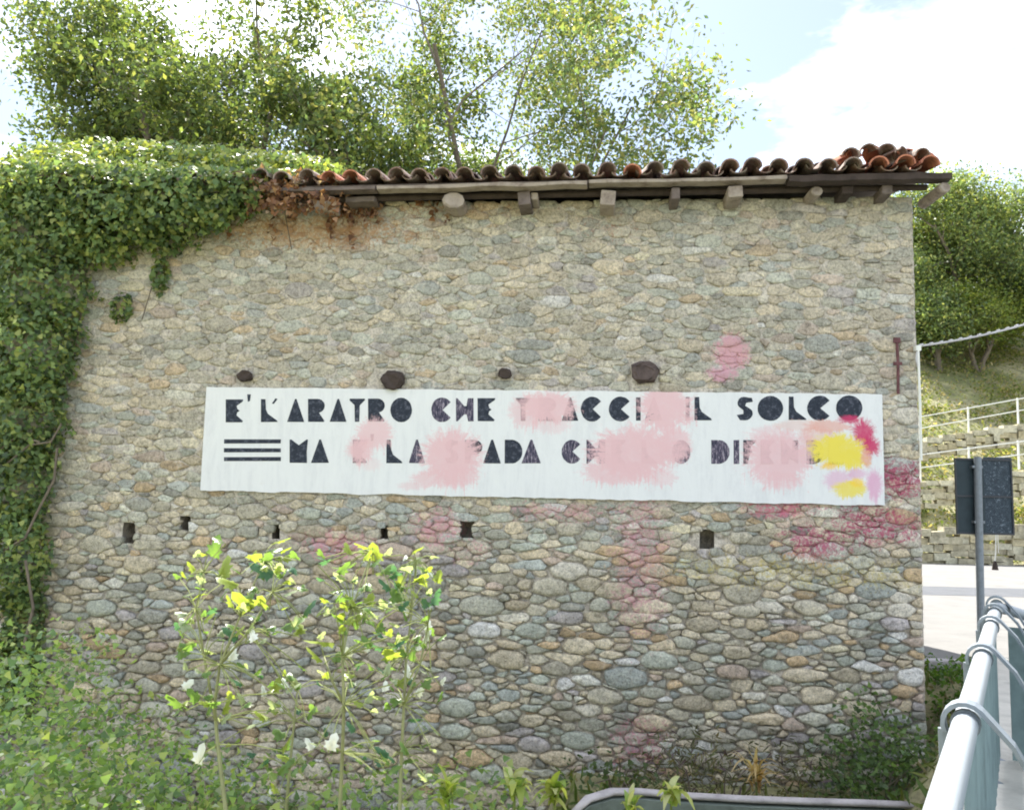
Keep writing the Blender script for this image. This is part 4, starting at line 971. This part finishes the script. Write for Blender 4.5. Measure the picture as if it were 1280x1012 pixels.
sapling([[(282, 1010), (272, 930), (268, 880), (275, 830), (300, 770), (330, 700)], [(270, 900), (255, 820), (245, 760), (255, 715)], [(275, 830), (310, 790), (340, 740)]], 4.9,
        [(277, 722, 30, 'y'), (330, 692, 34, 'g'), (345, 722, 34, 'd'), (300, 735, 30, 'y'), (250, 745, 30, 'y'), (265, 700, 34, 'g'), (318, 765, 34, 'y'), (350, 790, 36, 'g'), (300, 800, 26, 'd'), (340, 680, 26, 'y'),
         (290, 828, 26, 'w'), (318, 803, 24, 'w'), (228, 862, 22, 'w'), (245, 958, 34, 'w'), (232, 888, 36, 'g'), (325, 760, 24, 'y'), (258, 770, 24, 'd'), (235, 770, 20, 'p'), (378, 770, 24, 'd'), (230, 825, 24, 'g'), (310, 700, 22, 'y'),
         (282, 680, 22, 'p'), (370, 700, 20, 'g'), (236, 790, 20, 'p'), (352, 745, 20, 'p')] + rl_(46, 220, 385, 690, 900, 'gygdpgy', 11, 24, 2) + rl_(26, 230, 360, 690, 800, 'gyyg', 13, 24, 12) + rl_(34, 225, 385, 700, 960, 'gppg', 10, 19, 22), 1, 'left sapling with bright yellow-green leaves at its top')
sapling([[(425, 1005), (428, 940), (430, 880), (428, 820), (440, 760), (465, 690)], [(430, 880), (415, 850), (405, 820)]], 4.8,
        [(466, 688, 30, 'y'), (472, 705, 28, 'y'), (422, 806, 38, 'y'), (405, 830, 28, 'y'), (455, 740, 26, 'g'), (452, 780, 32, 'g'), (440, 822, 20, 'w'), (455, 815, 16, 'w'), (478, 720, 24, 'g'), (430, 760, 24, 'g'), (410, 940, 26, 'w'),
         (490, 740, 22, 'd'), (395, 770, 20, 'p'), (460, 770, 22, 'g'), (480, 800, 24, 'd')] + rl_(36, 395, 500, 690, 960, 'gydpgdy', 10, 22, 3) + rl_(22, 400, 485, 680, 820, 'gyyg', 12, 23, 13) + rl_(26, 395, 490, 720, 980, 'gppg', 10, 19, 23), 2, 'middle sapling with one large yellow-green leaf halfway up')
sapling([[(500, 1005), (502, 940), (505, 880), (508, 820), (515, 760), (520, 700)], [(505, 880), (525, 830), (535, 780)]], 5.0,
        [(495, 825, 28, 'y'), (528, 805, 24, 'w'), (512, 850, 28, 'w'), (520, 870, 20, 'w'), (540, 760, 24, 'd'), (520, 730, 26, 'y'), (508, 712, 22, 'p'), (535, 790, 20, 'w'), (500, 755, 24, 'g'), (528, 900, 24, 'd'), (545, 730, 20, 'y'), (510, 772, 22, 'w'),
         (488, 948, 22, 'd'), (515, 690, 20, 'y')] + rl_(40, 475, 550, 690, 980, 'gydwpgdy', 10, 21, 4) + rl_(24, 480, 545, 700, 860, 'gygd', 12, 22, 14) + rl_(26, 480, 550, 720, 980, 'gppg', 10, 19, 24), 3, 'right sapling of the three, with small silvery white leaves')
sapling([[(358, 1010), (362, 960), (368, 900), (372, 860)]], 5.2, [(352, 940, 26, 'y'), (355, 925, 22, 'g'), (382, 900, 20, 'g'), (345, 970, 26, 'g'), (372, 860, 22, 'p'), (392, 938, 20, 'w')] + rl_(26, 320, 415, 830, 1000, 'gydwp', 10, 20, 5), 4,
        'short sapling standing low between the left and middle ones')
# ------------------------------------------------------------------ hillside walls and fences
DRY = simple('dry_stone_wall', (.46, .41, .29), .95, .45, 3.0, bmp=.06, c2=(.2, .17, .10))
def hwall(pa, pb, Ya, Yb, h, label, th=.5):
    A_ = at(*pa, Ya); B_ = at(*pb, Yb); root = empty('retaining_wall', ((A_.x+B_.x)/2, (A_.y+B_.y)/2, A_.z-h), 0, label=label, cat='retaining wall', group='retaining walls on the hillside')
    o_ = Vector(root.location); n_ = 46; r_ = random.Random(int(pa[1])); rows_ = max(2, int(h/.22))
    mm = MB(); stk = MB(); L_ = (B_-A_); ln = Vector((L_.x, L_.y, 0)).length; dr = L_/ln; rotm = Matrix.Rotation(math.atan2(L_.y, L_.x), 3, 'Z')
    for rw in range(rows_):
        s_ = 0
        while s_ < ln:
            w = r_.uniform(.16, .6); c_ = A_ + dr*(s_+w/2) - Vector((0, 0, h*(rw+.5)/rows_)) - o_
            hh = h/rows_*.94
            t0 = r_.choice([(.52, .48, .37), (.47, .43, .32), (.56, .53, .42), (.44, .40, .30), (.50, .44, .30)])
            stk.box(c_ + Vector((0, r_.uniform(-.08, .08), r_.uniform(-.06, .06))), (w*.97, th, hh*r_.uniform(.75, 1.15)), rotm @ Matrix.Rotation(r_.uniform(-.07, .07), 3, 'Y'), tone=t0); s_ += w
    stk.build('wall_stones', HST, root)['kind'] = 'stuff'
HST, t, p, o = mat('hill_stone'); a_ = N(t, 'ShaderNodeAttribute', attribute_name='tone').outputs[0]; P = coord(t)
c = mix(t, 1.0, a_, ramp(t, nz(t, 3, 6, .8, P), [(.35, (.45, .45, .42)), (.6, (1.1, 1.1, 1.05))]), 'MULTIPLY'); t.links.new(c, p.inputs['Base Color']); bump(t, p, nz(t, 8, 5, .8, P), .05)
hwall((1080, 665), (1420, 650), 28.2, 27.6, 1.6, 'pale retaining wall along the far side of the road')
hwall((1080, 612), (1420, 568), 31.2, 30.2, .9, 'second retaining wall up the slope, below the white fence')
hwall((1080, 562), (1420, 505), 34.6, 33, .8, 'upper retaining wall on the grassy slope')
def wfence(pa, pb, Ya, Yb, h, label, sp=1.6):
    A_ = at(*pa, Ya); B_ = at(*pb, Yb); root = empty('white_fence', A_, 0, label=label, cat='fence', group='white rail fences on the slope'); L_ = B_-A_; n_ = int(L_.length/sp)
    for j, z in enumerate((h*.95, h*.5)):
        k = MB(); k.tube([Vector((0, 0, z)), L_+Vector((0, 0, z))], .024, 6); k.build('rail', WHITEP, root)
    for i in range(n_+1):
        k = MB(); k.box((0, 0, h/2), (.055, .055, h)); k.build('post', WHITEP, root, L_*(i/n_))
wfence((1090, 610), (1400, 570), 31.2, 30.2, 1.0, 'lower white fence of posts and rails above the sign')
wfence((1090, 562), (1400, 507), 34.6, 33, 1.0, 'upper white fence higher on the grassy slope')
# scrub on the slope
r_ = np.random.RandomState(4); Cs = []
for i in range(900):
    x = r_.uniform(12, 36); y = r_.uniform(29, 48); c_ = np.array((x, y, gz(x, y)+.1)); n_ = r_.randint(20, 90)
    Cs.append(c_ + r_.normal(size=(n_, 3))*np.array((.45, .3, .22))*r_.uniform(.5, 1.4))
Cs = np.concatenate(Cs); n_ = len(Cs)
V_, F_, T_ = leaves(Cs, .15*r_.uniform(.6, 1.4, n_), tonepick(n_, r_, [((.16, .19, .05), 3), ((.26, .27, .09), 4), ((.34, .28, .15), 3), ((.10, .14, .04), 2)]), T4, r_)
tag(link('hillside_scrub', np_mesh('hillside_scrub', V_, F_, LEAF, T_)), 'yellowish scrub covering the terraced slope behind the sign', 'scrub', kind='stuff')
# grass tufts over the front ground, so that no bare sheet shows
r_ = np.random.RandomState(14); n_ = 16000; X = r_.uniform(-14, 5.2, n_); Y = r_.uniform(4.0, 10.5, n_); ok = np.array([rail_s(x, y) < -.25 and y < WALL_D - x*math.tan(PSI) - .12 or (x > 4.1 and y < 9.6 and rail_s(x, y) < -.25) for x, y in zip(X, Y)])
X, Y = X[ok], Y[ok]; n_ = len(X); C__ = np.stack([X, Y, np.array([gz(x, y) for x, y in zip(X, Y)])], 1)
V_, F_, T_ = leaves(C__, .16*r_.uniform(.4, 1.2, n_), tonepick(n_, r_, [((.10, .16, .04), 4), ((.17, .20, .06), 3), ((.26, .22, .11), 2)]), T_LONG, r_, np.tile((0, -1.2, .2), (n_, 1)), .9)
tag(link('grass', np_mesh('grass', V_, F_, LEAF, T_)), 'rough grass on the ground before the wall', 'grass', kind='stuff')
